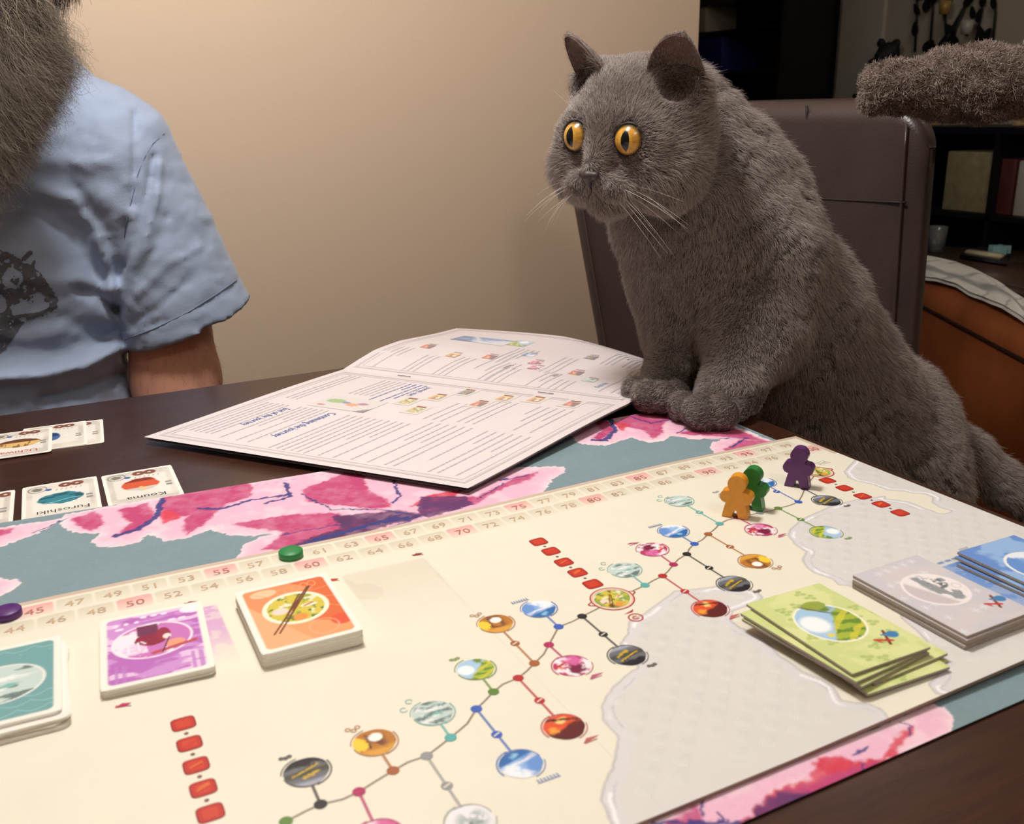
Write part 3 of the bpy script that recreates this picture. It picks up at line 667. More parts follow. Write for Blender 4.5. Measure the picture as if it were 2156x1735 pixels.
for i in range(5): pr.line((c[0]-4.3+i*.16, c[1]+.25), (c[0]-4.2+i*.16, c[1]-.0), .05, (120, 124, 150), .014)
pr.line((94.7, 19.5), (95.9, 19.45), .04, (120, 124, 150), .014)
pr.build('route_print', m_ink, board)

# ================================================================== cards, tiles and pieces
m_card = mat('card_stock', (240, 236, 226), .55, noise=.02, nscale=300)
m_edge = mat('tile_board_edge', (170, 158, 146), .85, noise=.12, nscale=800)
def rr_pts(w, h, r, n=5):
    P = []
    for cx, cy, a in ((w/2-r, h/2-r, 0), (-w/2+r, h/2-r, 90), (-w/2+r, -h/2+r, 180), (w/2-r, -h/2+r, 270)):
        for k in range(n+1):
            t = math.radians(a+90*k/n); P.append((cx+r*math.cos(t), cy+r*math.sin(t)))
    return P
def slab_mesh(name, w, h, t, r, m, n=5):
    P = rr_pts(w*S, h*S, r*S, n); k = len(P)
    V = [(x, y, 0) for x, y in P]+[(x, y, t*S) for x, y in P]
    me = bpy.data.meshes.new(name); me.from_pydata(V, [], [tuple(range(k))[::-1], tuple(range(k, 2*k))]+[(i, (i+1) % k, k+(i+1) % k, k+i) for i in range(k)]); me.update(); me.materials.append(m); return me
def place(me, name, u, v, z, rot, label, cat, group=None, tilt=(0, 0)):
    o = bpy.data.objects.new(name, me); sc.collection.objects.link(o); o.location = W(u, v, z); o.rotation_euler = (math.radians(tilt[0]), math.radians(tilt[1]), math.radians(rot))
    return tag(o, label, cat, group)
def face(parent, w, h, fn, t, nx=70, ny=90, name='face_print', m=None, inset=0.):
    x = np.linspace(-1, 1, nx); y = np.linspace(-1, 1, ny); X, Y = np.meshgrid(x, y, indexing='ij'); C = fn(X*w/2, Y*h/2)
    V = np.stack([X*(w/2-inset)*S, Y*(h/2-inset)*S, np.full(X.shape, (t+.006)*S)], -1).reshape(-1, 3)
    me = bpy.data.meshes.new(name); me.from_pydata(V.tolist(), [], gridf(nx, ny)[:, ::1].tolist()); me.update()
    a = me.color_attributes.new('Col', 'FLOAT_COLOR', 'POINT'); c = np.ones((len(V), 4), np.float32); c[:, :3] = C.reshape(-1, 3); a.data.foreach_set('color', c.ravel())
    me.materials.append(m or m_ink); o = bpy.data.objects.new(name, me); sc.collection.objects.link(o); o.parent = parent; return o
def local_text(parent, t, x, y, size, rot, col, z, name='title_print'):
    co, fs = GL[t]; c, s = math.cos(math.radians(rot)), math.sin(math.radians(rot))
    V = [((x+size*(p*c-q*s))*S, (y+size*(p*s+q*c))*S, z*S) for p, q in co]
    me = bpy.data.meshes.new(name); me.from_pydata(V, [], fs); me.update(); me.materials.append(mat('text_'+str(col), col, .5))
    o = bpy.data.objects.new(name, me); sc.collection.objects.link(o); o.parent = parent; return o
def E_(x, y, cx, cy, rx, ry): return np.hypot((x-cx)/rx, (y-cy)/ry)

CW, CH = 5.15, 7.1
def white_border(C, x, y, w, h, b=.33, r=.3, col=(244, 240, 230)):
    d = rrect(x, y, 0, 0, w/2-b, h/2-b, r); return mixc(C, s2l(col), ss(-.03, .03, d))
def f_orange(x, y):
    C = np.zeros(x.shape+(3,)); C[:] = s2l((222, 106, 56))
    C = mixc(C, s2l((240, 160, 106)), ss(-.02, .02, -y-.3-.5*x-.8)); C = mixc(C, s2l((236, 146, 96)), ss(0, .04, (y-.6*x-1.2))*ss(3.6, 3.5, y+x)); C = mixc(C, s2l((244, 176, 128)), ss(-.02, .02, -(x+.5)-(y+2.)*.5))
    C = mixc(C, s2l((250, 200, 160)), ss(1, .9, E_(x, y, -1.2, 2.6, .75, .45))); C = mixc(C, s2l((226, 84, 50)), ss(1, .85, E_(x, y, 1.9, -1.9, .6, .6)))
    C = mixc(C, s2l((246, 176, 140)), ss(.05, .02, np.abs(np.hypot(x-.9, y+2.2)-.75))*.9)
    for i in range(5): C = mixc(C, s2l((244, 160, 110)), ss(.05, .02, abs(E_(x, y, -.3+i*.45, 2.35+.08*i, .2, .32)-1)*.25))
    for k in range(3): C = mixc(C, s2l((244, 160, 110)), ss(.05, .02, pline(x, y, [(-2.3, 1.2+k*1.), (2.3, 2.0-k*1.3)])) * .7)
    d = E_(x, y, .05, .35, 1.75, 1.75); C = mixc(C, s2l((246, 240, 214)), ss(1.02, .98, d)); sp = pic('soup', (x-.05)/1.55, (y-.35)/1.55, 2)
    C = np.where((E_(x, y, .05, .35, 1.5, 1.5) < 1)[..., None], sp, C)
    for o in (0, .28): C = mixc(C, s2l((112, 58, 30)), ss(.07, .04, pline(x, y, [(-1.6+o, -1.9), (1.2+o*.4, 2.4)])))
    return white_border(C, x, y, CW, CH)
def f_purple(x, y):
    C = np.zeros(x.shape+(3,)); C[:] = s2l((206, 146, 212)); C = mixc(C, s2l((186, 108, 190)), ss(.47, .53, fbm(x*.35+2, y*1.1, 5))); C = mixc(C, s2l((232, 196, 232)), ss(.6, .64, fbm(x*.4, y*1.6, 15)))
    for i in range(9): C = mixc(C, s2l((246, 226, 244)), ss(1, .8, E_(x, y, -1.8+(i*1.37) % 3.6, 2.5+.5*math.sin(i*2.1), .14+.05*(i % 3), .14)))
    C = mixc(C, s2l((248, 236, 244)), ss(1, .9, E_(x, y, 2.1, 2.9, .75, .5)))
    C = mixc(C, s2l((190, 124, 196)), (np.sin(x*16) > 0)*ss(.1, -.1, y+1.6)*ss(.1, -.1, abs(abs(x)-2)-.6)*.8)
    d = E_(x, y, -.1, .35, 1.95, 1.75); C = mixc(C, s2l((246, 232, 244)), ss(1.02, .99, d)*(x > -2.5)); C = mixc(C, s2l((202, 118, 190)), ss(.96, .93, d)*ss(.4, .5, fbm(x+9, y, 8)))
    C = mixc(C, s2l((236, 200, 232)), ss(.6, .5, E_(x, y, -1., -.3, 1., 1.)))
    C = mixc(C, s2l((142, 26, 62)), ss(1, .94, E_(x, y, -.15, .5, .8, .75)+.3*(fbm(x*3, y*3, 3)-.5))); C = mixc(C, s2l((112, 44, 84)), ss(.05, -.02, rrect(x, y, -.3, 1.45, .5, .5, .05)))
    C = mixc(C, s2l((150, 36, 60)), ss(1, .9, E_(x, y, .45, .75, .35, .7))); C = mixc(C, s2l((246, 222, 216)), ss(1, .8, E_(x, y, .6, .45, .22, .3))); C = mixc(C, s2l((238, 160, 130)), ss(1, .9, E_(x, y, .95, -.35, .5, .4)))
    C = mixc(C, s2l((190, 74, 80)), ss(.16, .1, pline(x, y, [(-.1, -1.0), (1.9, -.5)]))); C = mixc(C, s2l((90, 30, 50)), ss(.05, .03, pline(x, y, [(.3, -1.1), (.7, .3)])))
    for a_, b_ in (((-1.5, .1), (-1., .1)), ((-1.5, -.25), (-1.0, -.25)), ((-1.25, .4), (-1.25, -.6)), ((-1.6, -.6), (-.9, -.6)), ((-.8, .3), (-.75, -.5)), ((-1.5, .4), (-1.5, -.1)), ((-.65, .35), (-.45, .1))): C = mixc(C, s2l((248, 232, 246)), ss(.06, .03, pline(x, y, [a_, b_])))
    return white_border(C, x, y, CW, CH)
def f_teal(x, y):
    C = np.zeros(x.shape+(3,)); C[:] = s2l((112, 164, 166)); sc_ = np.abs(np.sin(x*2.4+(np.floor(y*1.6) % 2)*1.3))*.5+np.abs(y*1.6-np.floor(y*1.6)); C = mixc(C, s2l((156, 196, 194)), ss(.07, .02, np.abs(sc_-.75))*((y < -1.3) | (y > 2.3)))
    d = E_(x, y, .0, -.1, 1.9, 1.7); C = mixc(C, s2l((228, 232, 226)), ss(1.03, .99, d)); h = pic('hot', x/1.8, (y+.1)/1.6, 3); C = np.where((d < .94)[..., None], h, C); C = mixc(C, s2l((236, 230, 236)), ss(.6, .4, E_(x, y, -.6, -1.6, 1., 1.2)))
    return white_border(C, x, y, CW, CH)
card_me = slab_mesh('card', CW, CH, .036, .35, m_card)
def deck(n, u, v, rot, z0, fn, top_label, in_label, group, jit, fan=None):
    for i in range(n):
        ju, jv, jr = rng.normal(0, jit, 3); ju, jv = ju*.5, jv*.5
        if fan: a_ = fan(i/n); ju += a_[0]; jv += a_[1]; jr += a_[2]
        if i == n-1: ju = jv = jr = 0
        o = place(card_me, 'card', u+ju, v+jv, z0+i*.0385, rot+jr*6, top_label if i == n-1 else in_label, 'card', group)
    face(o, CW-.08, CH-.08, fn, .036, 90, 120)
    return o
z0 = float(dz(57.5))+.03
deck(21, 57.4, 8.25, -1., z0, f_orange, 'orange-backed card with a bowl of soup, topmost of the thick deck', 'white-edged card inside the thick deck under the orange soup card', 'cards in the orange deck', .02)
z0 = float(dz(50.5))+.03
deck(11, 50.35, 7.45, -4.5, z0, f_purple, 'purple-backed card with a travelling pedlar, topmost of the middle deck', 'white-edged card inside the deck under the purple pedlar card', 'cards in the purple deck', .03)
def fan_t(t):
    k = int(t*4); return [(.22, .55, 0), (.1, .35, -.5), (.25, .45, .2), (.0, .05, 0)][k]
z0 = float(dz(44))+.03
deck(16, 43.45, 8.15, -2.5, z0, f_teal, 'teal-backed card with a hot spring picture, topmost of the spread deck at the left edge', 'white-edged card inside the spread deck under the teal hot spring card', 'cards in the teal deck', .04, fan_t)

# souvenir cards of the player across the table: they read upside down from here
def f_souv(kind, seed):
    def f(x, y):
        C = np.zeros(x.shape+(3,)); C[:] = s2l((226, 220, 210)); C = mixc(C, s2l((196, 188, 180)), ss(.35, .7, fbm(x*.6+seed, y*.6, seed))*.7); C = mixc(C, s2l((240, 236, 228)), ss(-.1, .1, -rrect(x, y, 0, .0, 1.9, 2.2, .1))*.7)
        x, y = -x, -y     # turned round
        C = mixc(C, s2l((120, 112, 106)), ss(.07, .03, abs(np.hypot(x-1.55, (y+2.5))-.62))); C = mixc(C, s2l((130, 124, 112)), ss(.5, .3, np.hypot(x-1.55, y+2.5)+.4*(fbm(x*4, y*4, 4)-.5)))
        C = mixc(C, s2l((64, 100, 170)), ss(.25, .2, np.hypot(x-.8, y+2.15)))
        for i in range(2 if kind != 'rain' else 3): C = mixc(C, s2l((128, 74, 62)), ss(.2, .15, abs(np.hypot(x+.35+i*.8-.3*(kind == 'kouma'), y+2.75)-.3)-.0))
        for i in range(6): C = mixc(C, s2l((150, 144, 138)), ss(.05, .02, pline(x, y, [(.3-i*.33, -1.75-.05*(i % 2)), (.22-i*.33, -2.05)])))
        for i in range(2): C = mixc(C, s2l((150, 146, 142)), ss(.0, -.04, rrect(x, y, -1.9, .1+i*.55, .25, .2, .03)))
        nz = fbm(x*1.5, y*1.5, 9)
        if kind == 'kouma':
            d = E_(x, y, .05, -.35, 1.35, 1.35)+.3*(nz-.5); C = mixc(C, s2l((214, 88, 50)), ss(1.03, .95, d)); C = mixc(C, s2l((130, 44, 32)), ss(1.0, .9, d)*ss(.1, -.2, y+.9)); C = mixc(C, s2l((206, 198, 188)), ss(1.0, .95, d)*ss(-.1, .1, y-.35)); C = mixc(C, s2l((232, 196, 110)), ss(.13, .08, pline(x, y, [(.1, .2), (-.2, .9)])))
        elif kind == 'furo':
            d = E_(x, y, .0, -.1, 1.6, 1.15)+.35*(nz-.5); C = mixc(C, s2l((52, 130, 146)), ss(1.03, .95, d)); C = mixc(C, s2l((32, 88, 104)), ss(1.0, .9, d)*ss(.52, .6, fbm(x*.8, y*2.5, 3))); C = mixc(C, s2l((130, 200, 205)), ss(.08, .03, abs(y-.4-.2*np.sin(x*2)))*ss(1, .9, d))
        elif kind == 'fan':
            d = E_(x, y, .0, .0, 1.75, 1.15)+.2*(nz-.5); C = mixc(C, s2l((150, 106, 62)), ss(1.03, .95, d)); C = mixc(C, s2l((222, 186, 116)), ss(1., .9, d)*(y > -.2)*(fbm(x*3, y, 5) > .42)); C = mixc(C, s2l((104, 62, 44)), ss(1., .9, d)*ss(-.2, -.4, y))
        else:
            d = E_(x, y, .5, .0, 1., 1.2)+.3*(nz-.5); C = mixc(C, s2l((66, 104, 158)), ss(1.03, .95, d)); C = mixc(C, s2l((38, 60, 100)), ss(.9, .8, d)*ss(.1, -.1, y))
        return white_border(C, -x, -y, CW, CH, .28)
    return f
def souvenir(u, v, z, rot, kind, seed, label, title=None, tcol=(50, 44, 44), tilt=(0, 0)):
    me = slab_mesh('souvenir_card', CW, CH, .036, .35, m_card); o = place(me, 'souvenir_card', u, v, z, rot, label, 'card', 'souvenir cards laid out on the bare table', tilt)
    face(o, CW-.08, CH-.08, f_souv(kind, seed), .036, 80, 110)
    if title: local_text(o, title, .1, -2.35, .95, 180, tcol, .046)
    return o
TZ = -.505
souvenir(52.65, -18.25, TZ+.01, -.5, 'kouma', 3, 'card titled Kouma with a red spinning top picture, last of the row of cards', 'Kouma')
souvenir(47.15, -18.6, TZ+.01, -1.5, 'furo', 5, 'card titled Furoshiki with a teal wrapped bundle, in the row of cards', 'Furoshiki')
souvenir(41.5, -18.7, TZ+.01, -2., 'rain', 8, 'souvenir card cut off by the left edge, next to the Furoshiki card', 'Sensu')
souvenir(48.75, -34.0, TZ+.01, -4, 'blue', 13, 'lowest card of the small overlapping pile, mostly hidden under two others')
souvenir(47.4, -34.1, TZ+.055, -3, 'blue', 11, 'card with a blue picture half covered in the overlapping pile')
souvenir(44.6, -33.5, TZ+.10, -3, 'fan', 12, 'card with a brown rounded picture and red title, on top of the pile', 'Uchiwa', (196, 60, 60))

# travel tiles
def bundle(C, x, y, cx, cy, s=1.):
    C = mixc(C, s2l((124, 66, 44)), ss(.07, .04, pline(x, y, [(cx-.35*s, cy-.5*s), (cx+.25*s, cy+.55*s)])-.03))
    C = mixc(C, s2l((66, 130, 186)), ss(1, .9, E_(x, y, cx+.42*s, cy+.12*s, .38*s, .3*s))); C = mixc(C, s2l((66, 130, 186)), ss(.1, .05, pline(x, y, [(cx-.1*s, cy+.3*s), (cx+.3*s, cy+.15*s)])))
    C = mixc(C, s2l((196, 46, 50)), ss(.07, .04, pline(x, y, [(cx-.75*s, cy+.1*s), (cx-.0*s, cy-.3*s)])-.03)); return mixc(C, s2l((196, 46, 50)), ss(.08, .04, pline(x, y, [(cx-.75*s, cy+.1*s), (cx-.62*s, cy-.2*s)])))
TW, TH = 5.1, 7.35
def f_green(x, y):
    C = np.zeros(x.shape+(3,)); C[:] = s2l((222, 226, 160)); C = mixc(C, s2l((204, 216, 140)), ss(.45, .6, fbm(x*.8, y*.8, 4))*.8)
    for i in range(16):
        a = i*2.4; cx = 2.2*math.cos(a)*(.7+.35*(i % 3)/2)*1.0; cy = 3.2*math.sin(a)*(.75+.3*(i % 2))
        for k in range(3): C = mixc(C, s2l((170, 190, 106)), ss(1, .75, E_(x, y, cx+.2*math.cos(k*2.1+a), cy+.17*math.sin(k*2.1+a), .2, .15))*.75)
    d = E_(x, y, -.05, .25, 1.75, 1.85); C = mixc(C, s2l((248, 246, 226)), ss(1.03, 1.0, d)); pdy = pic('paddy', (x+.05)/1.65, (y-.25)/1.75, 1); C = np.where((d < .95)[..., None], pdy, C)
    C = mixc(C, s2l((150, 168, 70)), ss(1, .85, E_(x, y, .35, 1.9, .75, .5)+.4*(fbm(x*3, y*3, 2)-.5))); C = mixc(C, s2l((96, 70, 50)), ss(.06, .03, pline(x, y, [(-.4, 2.1), (.3, 1.3), (.7, .9)])))
    C = mixc(C, s2l((232, 216, 90)), ss(.25, .15, np.hypot(x+.9, (y+.7)*1.2))); return bundle(C, x, y, 1.4, -2.1)
def f_grey(x, y):
    C = np.zeros(x.shape+(3,)); C[:] = s2l((206, 202, 210)); C = mixc(C, s2l((214, 206, 208)), ss(.45, .6, fbm(x*.5, y*.5, 4)))
    for i in range(26):
        cx = -2.3+(i*1.7) % 4.6; cy = -3.3+(i*2.63) % 6.6
        for k in range(3):
            t = k*math.pi/3; C = mixc(C, s2l((226, 224, 230)), ss(.06, .03, pline(x, y, [(cx-.24*math.cos(t), cy-.24*math.sin(t)), (cx+.24*math.cos(t), cy+.24*math.sin(t))]))*.8)
    d = E_(x, y, .1, .35, 1.75, 1.75); C = mixc(C, s2l((242, 234, 234)), ss(1.03, 1.0, d)); C = mixc(C, s2l((208, 196, 200)), ss(.94, .9, d)*ss(-.15, -.5, x+.35*y)); mt = ss(.5, .58, fbm(x*1.6, y*1.2, 12))
    C = mixc(C, s2l((150, 154, 158)), mt*ss(.95, .8, d)*ss(-.4, -.1, x)); C = mixc(C, s2l((110, 114, 118)), ss(.62, .68, fbm(x*4, y*4, 33))*ss(.8, .6, E_(x, y, .7, .8, .8, .9)))
    C = mixc(C, s2l((214, 206, 212)), ss(.05, .02, abs(np.hypot(x-1.4, y-.1)-.25))); return bundle(C, x, y, 1.75, -2.1)
def f_blue(x, y):
    C = np.zeros(x.shape+(3,)); C[:] = s2l((150, 186, 232)); C = mixc(C, s2l((106, 146, 214)), ss(.45, .6, fbm(x*.8, y*.8, 4)))
    d = E_(x, y, 0, .3, 1.75, 1.75); C = mixc(C, s2l((244, 244, 244)), ss(1.05, 1.0, d)); p_ = pic('sea', x/1.6, (y-.3)/1.6, 1); C = np.where((d < .93)[..., None], p_, C); return bundle(C, x, y, 1.6, -2.1)
def tiles(lst, fn, base_label, top_label, group, t, under):
    me = slab_mesh('travel_tile', TW, TH, t, .03, m_edge, 1)
    for i, (u, v, z, rot, tl) in enumerate(lst):
        top = i == len(lst)-1
        o = place(me, 'travel_tile', u, v, z, rot, top_label if top else under[i], 'game tile', group, tl)
        face(o, TW-.03, TH-.03, fn, t, 100, 130)
zb = float(dz(81))+.02
tiles([(81.55, 23.6, zb, 0., (0, 0)), (81.2, 24.0, zb+.15, -3, (0, 0)), (81.6, 23.5, zb+.30, 1.5, (0, 0)), (80.4, 23.4, zb+.47, 6, (0, .6)), (80.35, 23.3, zb+.66, 4, (0, .8)), (80.75, 23.15, zb+.84, -.5, (0, 1.))], f_green, '', 'pale green tile with terraced paddy fields, topmost of the crooked stack', 'green tiles in the crooked stack', .12,
      ['lowest pale green tile, its right corner sticking out of the crooked stack', 'pale green tile turned clockwise near the bottom of the crooked stack', 'pale green tile low in the crooked stack', 'pale green tile turned anticlockwise in the middle of the crooked stack', 'pale green tile directly below the topmost paddy tile'])
zb = float(dz(88))+.02
tiles([(88.25, 23.3, zb, -.5, (0, 0)), (88.3, 23.25, zb+.17, 0, (0, 0)), (88.25, 23.3, zb+.34, .3, (0, 0)), (88.35, 23.2, zb+.51, 0, (0, 0))], f_grey, '', 'lavender-grey tile with a snowy mountain, topmost of the neat stack', 'grey tiles in the neat stack', .16,
      ['lowest tile of the neat lavender-grey stack', 'second tile up in the neat lavender-grey stack', 'third tile up in the neat stack, just under the snowy mountain tile'])
zb = float(dz(95))+.02
tiles([(95.55, 24.3, zb, 1.5, (0, .6)), (95.7, 24.0, zb+.22, -.5, (0, .8)), (96.0, 23.9, zb+.42, 0, (0, 1.))], f_blue, '', 'sky blue tile with a sea view, topmost of the stack cut by the right edge', 'blue tiles at the right edge', .14,
      ['lowest sky blue tile of the stack at the right edge', 'middle sky blue tile of the stack at the right edge'])

# wooden travellers
def meeple(u, v, ang, col, label):
    half = [(.16, 0), (.22, 0), (.86, 0), (.84, .18), (.72, .75), (.66, 1.0)]
    half += [(.66+.0+.40*math.cos(t), 1.42+.42*math.sin(t)) for t in np.radians(np.linspace(-70, 95, 9))]
    half += [(.42, 1.90)]
    half += [(.60*math.cos(t), 2.35+.60*math.sin(t)) for t in np.radians(np.linspace(-38, 90, 10))]
    half[0] = (.22, 0); half = half[1:]
    R_ = [(.0, .55), (.08, .5)]+half; P = R_+[(-x, y) for x, y in R_[::-1] if x > 1e-6]
    bm = bmesh.new(); T = .86; vs = []
    for y in (-T/2, T/2): vs.append([bm.verts.new((x*S, y*S, z*S)) for x, z in P])
    k = len(P); bm.faces.new(vs[0]); bm.faces.new(vs[1][::-1])
    for i in range(k): bm.faces.new((vs[0][(i+1) % k], vs[0][i], vs[1][i], vs[1][(i+1) % k]))
    bmesh.ops.recalc_face_normals(bm, faces=bm.faces[:])
    ed = [e for e in bm.edges if abs(e.verts[0].co.y-e.verts[1].co.y) < 1e-9]
    bmesh.ops.bevel(bm, geom=ed, offset=.035*S, segments=2, affect='EDGES')
    o = bmo('traveller_figure', bm, mat('painted_wood_'+label.split()[0], col, .38, noise=.08, nscale=300, bump=.15, bscale=700, coat=.2))
    o.location = W(u, v, float(dz(u))+.02); o.rotation_euler = (0, 0, math.radians(ang)); tag(o, label, 'game piece'); return o
ANG = math.degrees(math.atan2(-.80, .60))
meeple(86.55, 8.85, ANG, (232, 156, 40), 'orange-yellow wooden traveller figure standing in front of the green one')
meeple(88.25, 8.35, ANG-4, (44, 128, 54), 'green wooden traveller figure standing behind the orange-yellow one')
meeple(93.75, 6.9, ANG-2, (92, 34, 104), 'purple wooden traveller figure standing alone near the board corner')
def marker(px, py, col, label):
    u, v = UV(px, py, .35); 
    o = lathe('score_marker', [(0, 0), (.70*S, 0), (.74*S, .04*S), (.74*S, .36*S), (.70*S, .41*S), (0, .41*S)], W(u, v, float(dz(u))+.02), mat('marker_'+label.split()[0], col, .45, noise=.06, nscale=200), None, 36)
    o.name = 'score_marker'; tag(o, label, 'game piece')
marker(612, 1161, (40, 138, 72), 'green wooden disc on the score track just before number 61')
marker(14, 1286, (84, 28, 112), 'purple wooden disc on the score track just before number 45')

# ================================================================== rules booklet
A_ = np.array([75.92, -42.28]); ab = np.array([.598, .80]); ab /= np.linalg.norm(ab); ad = np.array([-ab[1], ab[0]])
def on(px, py, z): p = onz(px, py, ZB+z*S); return np.array([p[0]/S+75, -p[1]/S, z])
qA, qB, qC, qD = on(722, 778, .05), on(1322, 850, .75), on(985, 1028, .15), on(303, 920, .15)
def near_pt(s, t):               # s: 0 spine .. 1 outer edge, t: 0 far-left end .. 1 right end
    p = (qA*(1-t)+qB*t)*(1-s)+(qD*(1-t)+qC*t)*s
    p[2] += .35*math.sin(math.pi*min(1, s*1.0))*(.4+.6*t)*(1-s)-.1*math.sin(math.pi*s)*t*1.2
    return p
qF, qE = on(997, 683, -.9), None
def far_pt(s, t):
    a = qA*(1-t)+qB*t; u = a[:2]-ad*24.6*s
    z = np.interp(s, [0, .12, .25, .45, .78, 1.], [.05, .45, .8, .78, .1, -.15])*(1-t)+np.interp(s, [0, .15, .35, 1], [.75, .6, .0, -.2])*t
    z -= 4.0*(max(0, u[0]-TE_U)/11.3)**1.4+.6*(max(0, TE_V-u[1])/12.8)**1.5
    return np.array([u[0], u[1], z])
def page(name, fn, dzp, m, parent, n=26, trim=0.):
    V = []; 
    for i in range(n):
        for j in range(n):
            s = i/(n-1)*(1-trim); p = fn(s, j/(n-1)); V.append(W(p[0], p[1], p[2]+dzp))
    return mesh(name, V, gridf(n, n), m, parent, True)
book = empty('rules_booklet', (W(76, -25)[0], W(76, -25)[1], TABLE)); tag(book, 'open white rules booklet lying across the table edge under a paw', 'booklet')
m_paper = mat('glossy_paper', (230, 220, 222), .38, noise=.015, nscale=30, spec=.45)
m_cover = mat('booklet_cover', (120, 116, 118), .4, noise=.25, nscale=20)
for k in range(3):
    page('page', near_pt, .0-.06*k, m_paper, book, trim=.012*k); page('page', far_pt, -.0-.06*k, m_paper, book, trim=.01*k)
page('cover', near_pt, -.22, m_cover, book); page('cover', far_pt, -.22, m_cover, book)
class PP:
    def __init__(s, fn): s.fn = fn; s.V = []; s.F = []; s.C = []
    def w(s, x, y, l): p = s.fn(x/24.8, y/32.); return W(p[0], p[1], p[2]+l)
    def rect(s, x0, y0, x1, y1, col, l=.02):
        n = max(1, int(abs(x1-x0)/1.5)); b = len(s.V)
        for i in range(n+1):
            x = x0+(x1-x0)*i/n; s.V += [s.w(x, y0, l), s.w(x, y1, l)]; s.C += [s2l(col)]*2
        s.F += [(b+2*i, b+2*i+2, b+2*i+3, b+2*i+1) for i in range(n)]
    def text(s, x0, y0, x1, y1, col=(196, 190, 198), lh=.62, th=.17):
        y = y1
        while y > y0:
            x = x0; xe = x1 if rng.random() > .25 else x0+(x1-x0)*rng.uniform(.3, .8)
            while x < xe:
                wl = rng.uniform(.25, .95); s.rect(x, y-th/2, min(x+wl, xe), y+th/2, col); x += wl+.13
            y -= lh
    def title(s, t, x, y, size, col=(70, 110, 186), sx=.62):
        co, fs = GL[t]; b = len(s.V)
        for p, q in co: s.V.append(s.w(x+p*size*sx, y+q*size, .025)); s.C.append(s2l(col))
        s.F += [tuple(b+i for i in f) for f in fs]
    def picture(s, x0, y0, x1, y1, fn, n=26):
        b = len(s.V); X, Y = np.meshgrid(np.linspace(0, 1, n), np.linspace(0, 1, n), indexing='ij'); C = (fn(X*2-1, Y*2-1)*.7+.3*s2l((236, 228, 230))).reshape(-1, 3)
        for i in range(n):
            for j in range(n): s.V.append(s.w(x0+(x1-x0)*i/(n-1), y0+(y1-y0)*j/(n-1), .024)); s.C.append(C[i*n+j])
        s.F += [tuple(int(q)+b for q in f) for f in gridf(n, n)]
    def frame(s, x0, y0, x1, y1, w, col):
        for k in range(16):
            a, c = k/16, (k+1)/16
            s.rect(x0+(x1-x0)*a, y0, x0+(x1-x0)*c, y0+w, col, .015); s.rect(x0+(x1-x0)*a, y1-w, x0+(x1-x0)*c, y1, col, .015)
            s.rect(x0, y0+(y1-y0)*a, x0+w, y0+(y1-y0)*c, col, .015); s.rect(x1-w, y0+(y1-y0)*a, x1, y0+(y1-y0)*c, col, .015)
    def build(s, name, par): return mesh(name, s.V, s.F, m_ink, par, True, np.array(s.C))
q = PP(near_pt)
q.frame(.8, .8, 24, 31.2, .3, (206, 198, 200)); q.frame(1.4, 1.4, 23.4, 30.6, .12, (214, 206, 208))
q.text(1.8, 2., 11, 3.8); q.text(12.8, 1.8, 22, 4.6); q.text(2, 6.6, 7.5, 9.6); q.title('End of the journey', 16.4, 5.3, 1.15, (60, 100, 180)); q.title('Continuing the journey', 16.9, 10.2, 1.25, (60, 100, 180))
q.text(12.8, 6., 22.5, 9.2); q.text(13.2, 11.4, 23, 18.4, lh=.72); q.text(12.2, 19.2, 22.8, 24, lh=.8); q.text(12.4, 24.8, 22.8, 29.6, lh=.8)
q.text(2.2, 9.9, 9.5, 12.2, (110, 130, 180)); q.title("Journey's start", 4.3, 12.9, .9, (60, 100, 180)); q.text(6.2, 17.8, 11.6, 20.4, lh=.9); q.text(4, 21.5, 11.2, 23.4, lh=.8); q.text(4.2, 25.4, 11.4, 29, lh=.8)
def photo(x, y):
    C = np.zeros(x.shape+(3,)); C[:] = s2l((214, 210, 206)); C = mixc(C, s2l((120, 170, 60)), ss(.35, .3, np.hypot(x+.2, y+.5))); C = mixc(C, s2l((80, 90, 160)), ss(.2, .1, np.hypot(x+.1, y+.1))); C = mixc(C, s2l((226, 130, 50)), ss(.25, .2, np.hypot(x-.1, y-.2)))
    C = mixc(C, s2l((160, 40, 110)), ss(.2, .15, np.hypot(x+.2, y-.45))); C = mixc(C, s2l((200, 50, 50)), ss(.15, .1, np.hypot(x-.6, y+.7))); return mixc(C, s2l((70, 70, 74)), ss(-.05, .05, x*.5+y-1.15))
q.picture(8.6, 6.2, 12.2, 12.6, photo)
for i, (x, y, kd) in enumerate(((6.5, 13.2, 'soup'), (8.5, 15.6, 'soup'), (4.2, 14.8, 'farm'), (1.6, 16.2, 'village'), (4.6, 19.6, 'temple'), (2., 20.6, 'farm'), (1.2, 23.4, 'farm'), (1.2, 27., 'temple'))):
    q.rect(x-.3, y-.2, x+2.3, y+1.7, (224, 218, 214), .02); q.picture(x+.5, y+.2, x+1.9, y+1.4, lambda a, b, k=kd: pic(k, a, b), 10); q.rect(x, y+.2, x+.35, y+1.2, (160, 100, 80), .026)
q.build('page_print', book)
q = PP(lambda x, y: far_pt(x, y))
def mir(x): return x
q.frame(.9, .8, 24, 31.2, .3, (206, 198, 200)); q.frame(1.5, 1.4, 23.4, 30.6, .12, (214, 206, 208))
class PF(PP):
    def w(s, x, y, l): return PP.w(s, 24.8-x, y, l)
r = PF(far_pt)
r.picture(5.5, 4.2, 9., 11.2, lambda x, y: pic('sea', x, y, 2)*.8); r.picture(4.8, 11.2, 8, 13.5, lambda x, y: pic('paddy', x, y, 2)); r.text(9, 13, 16, 16); 
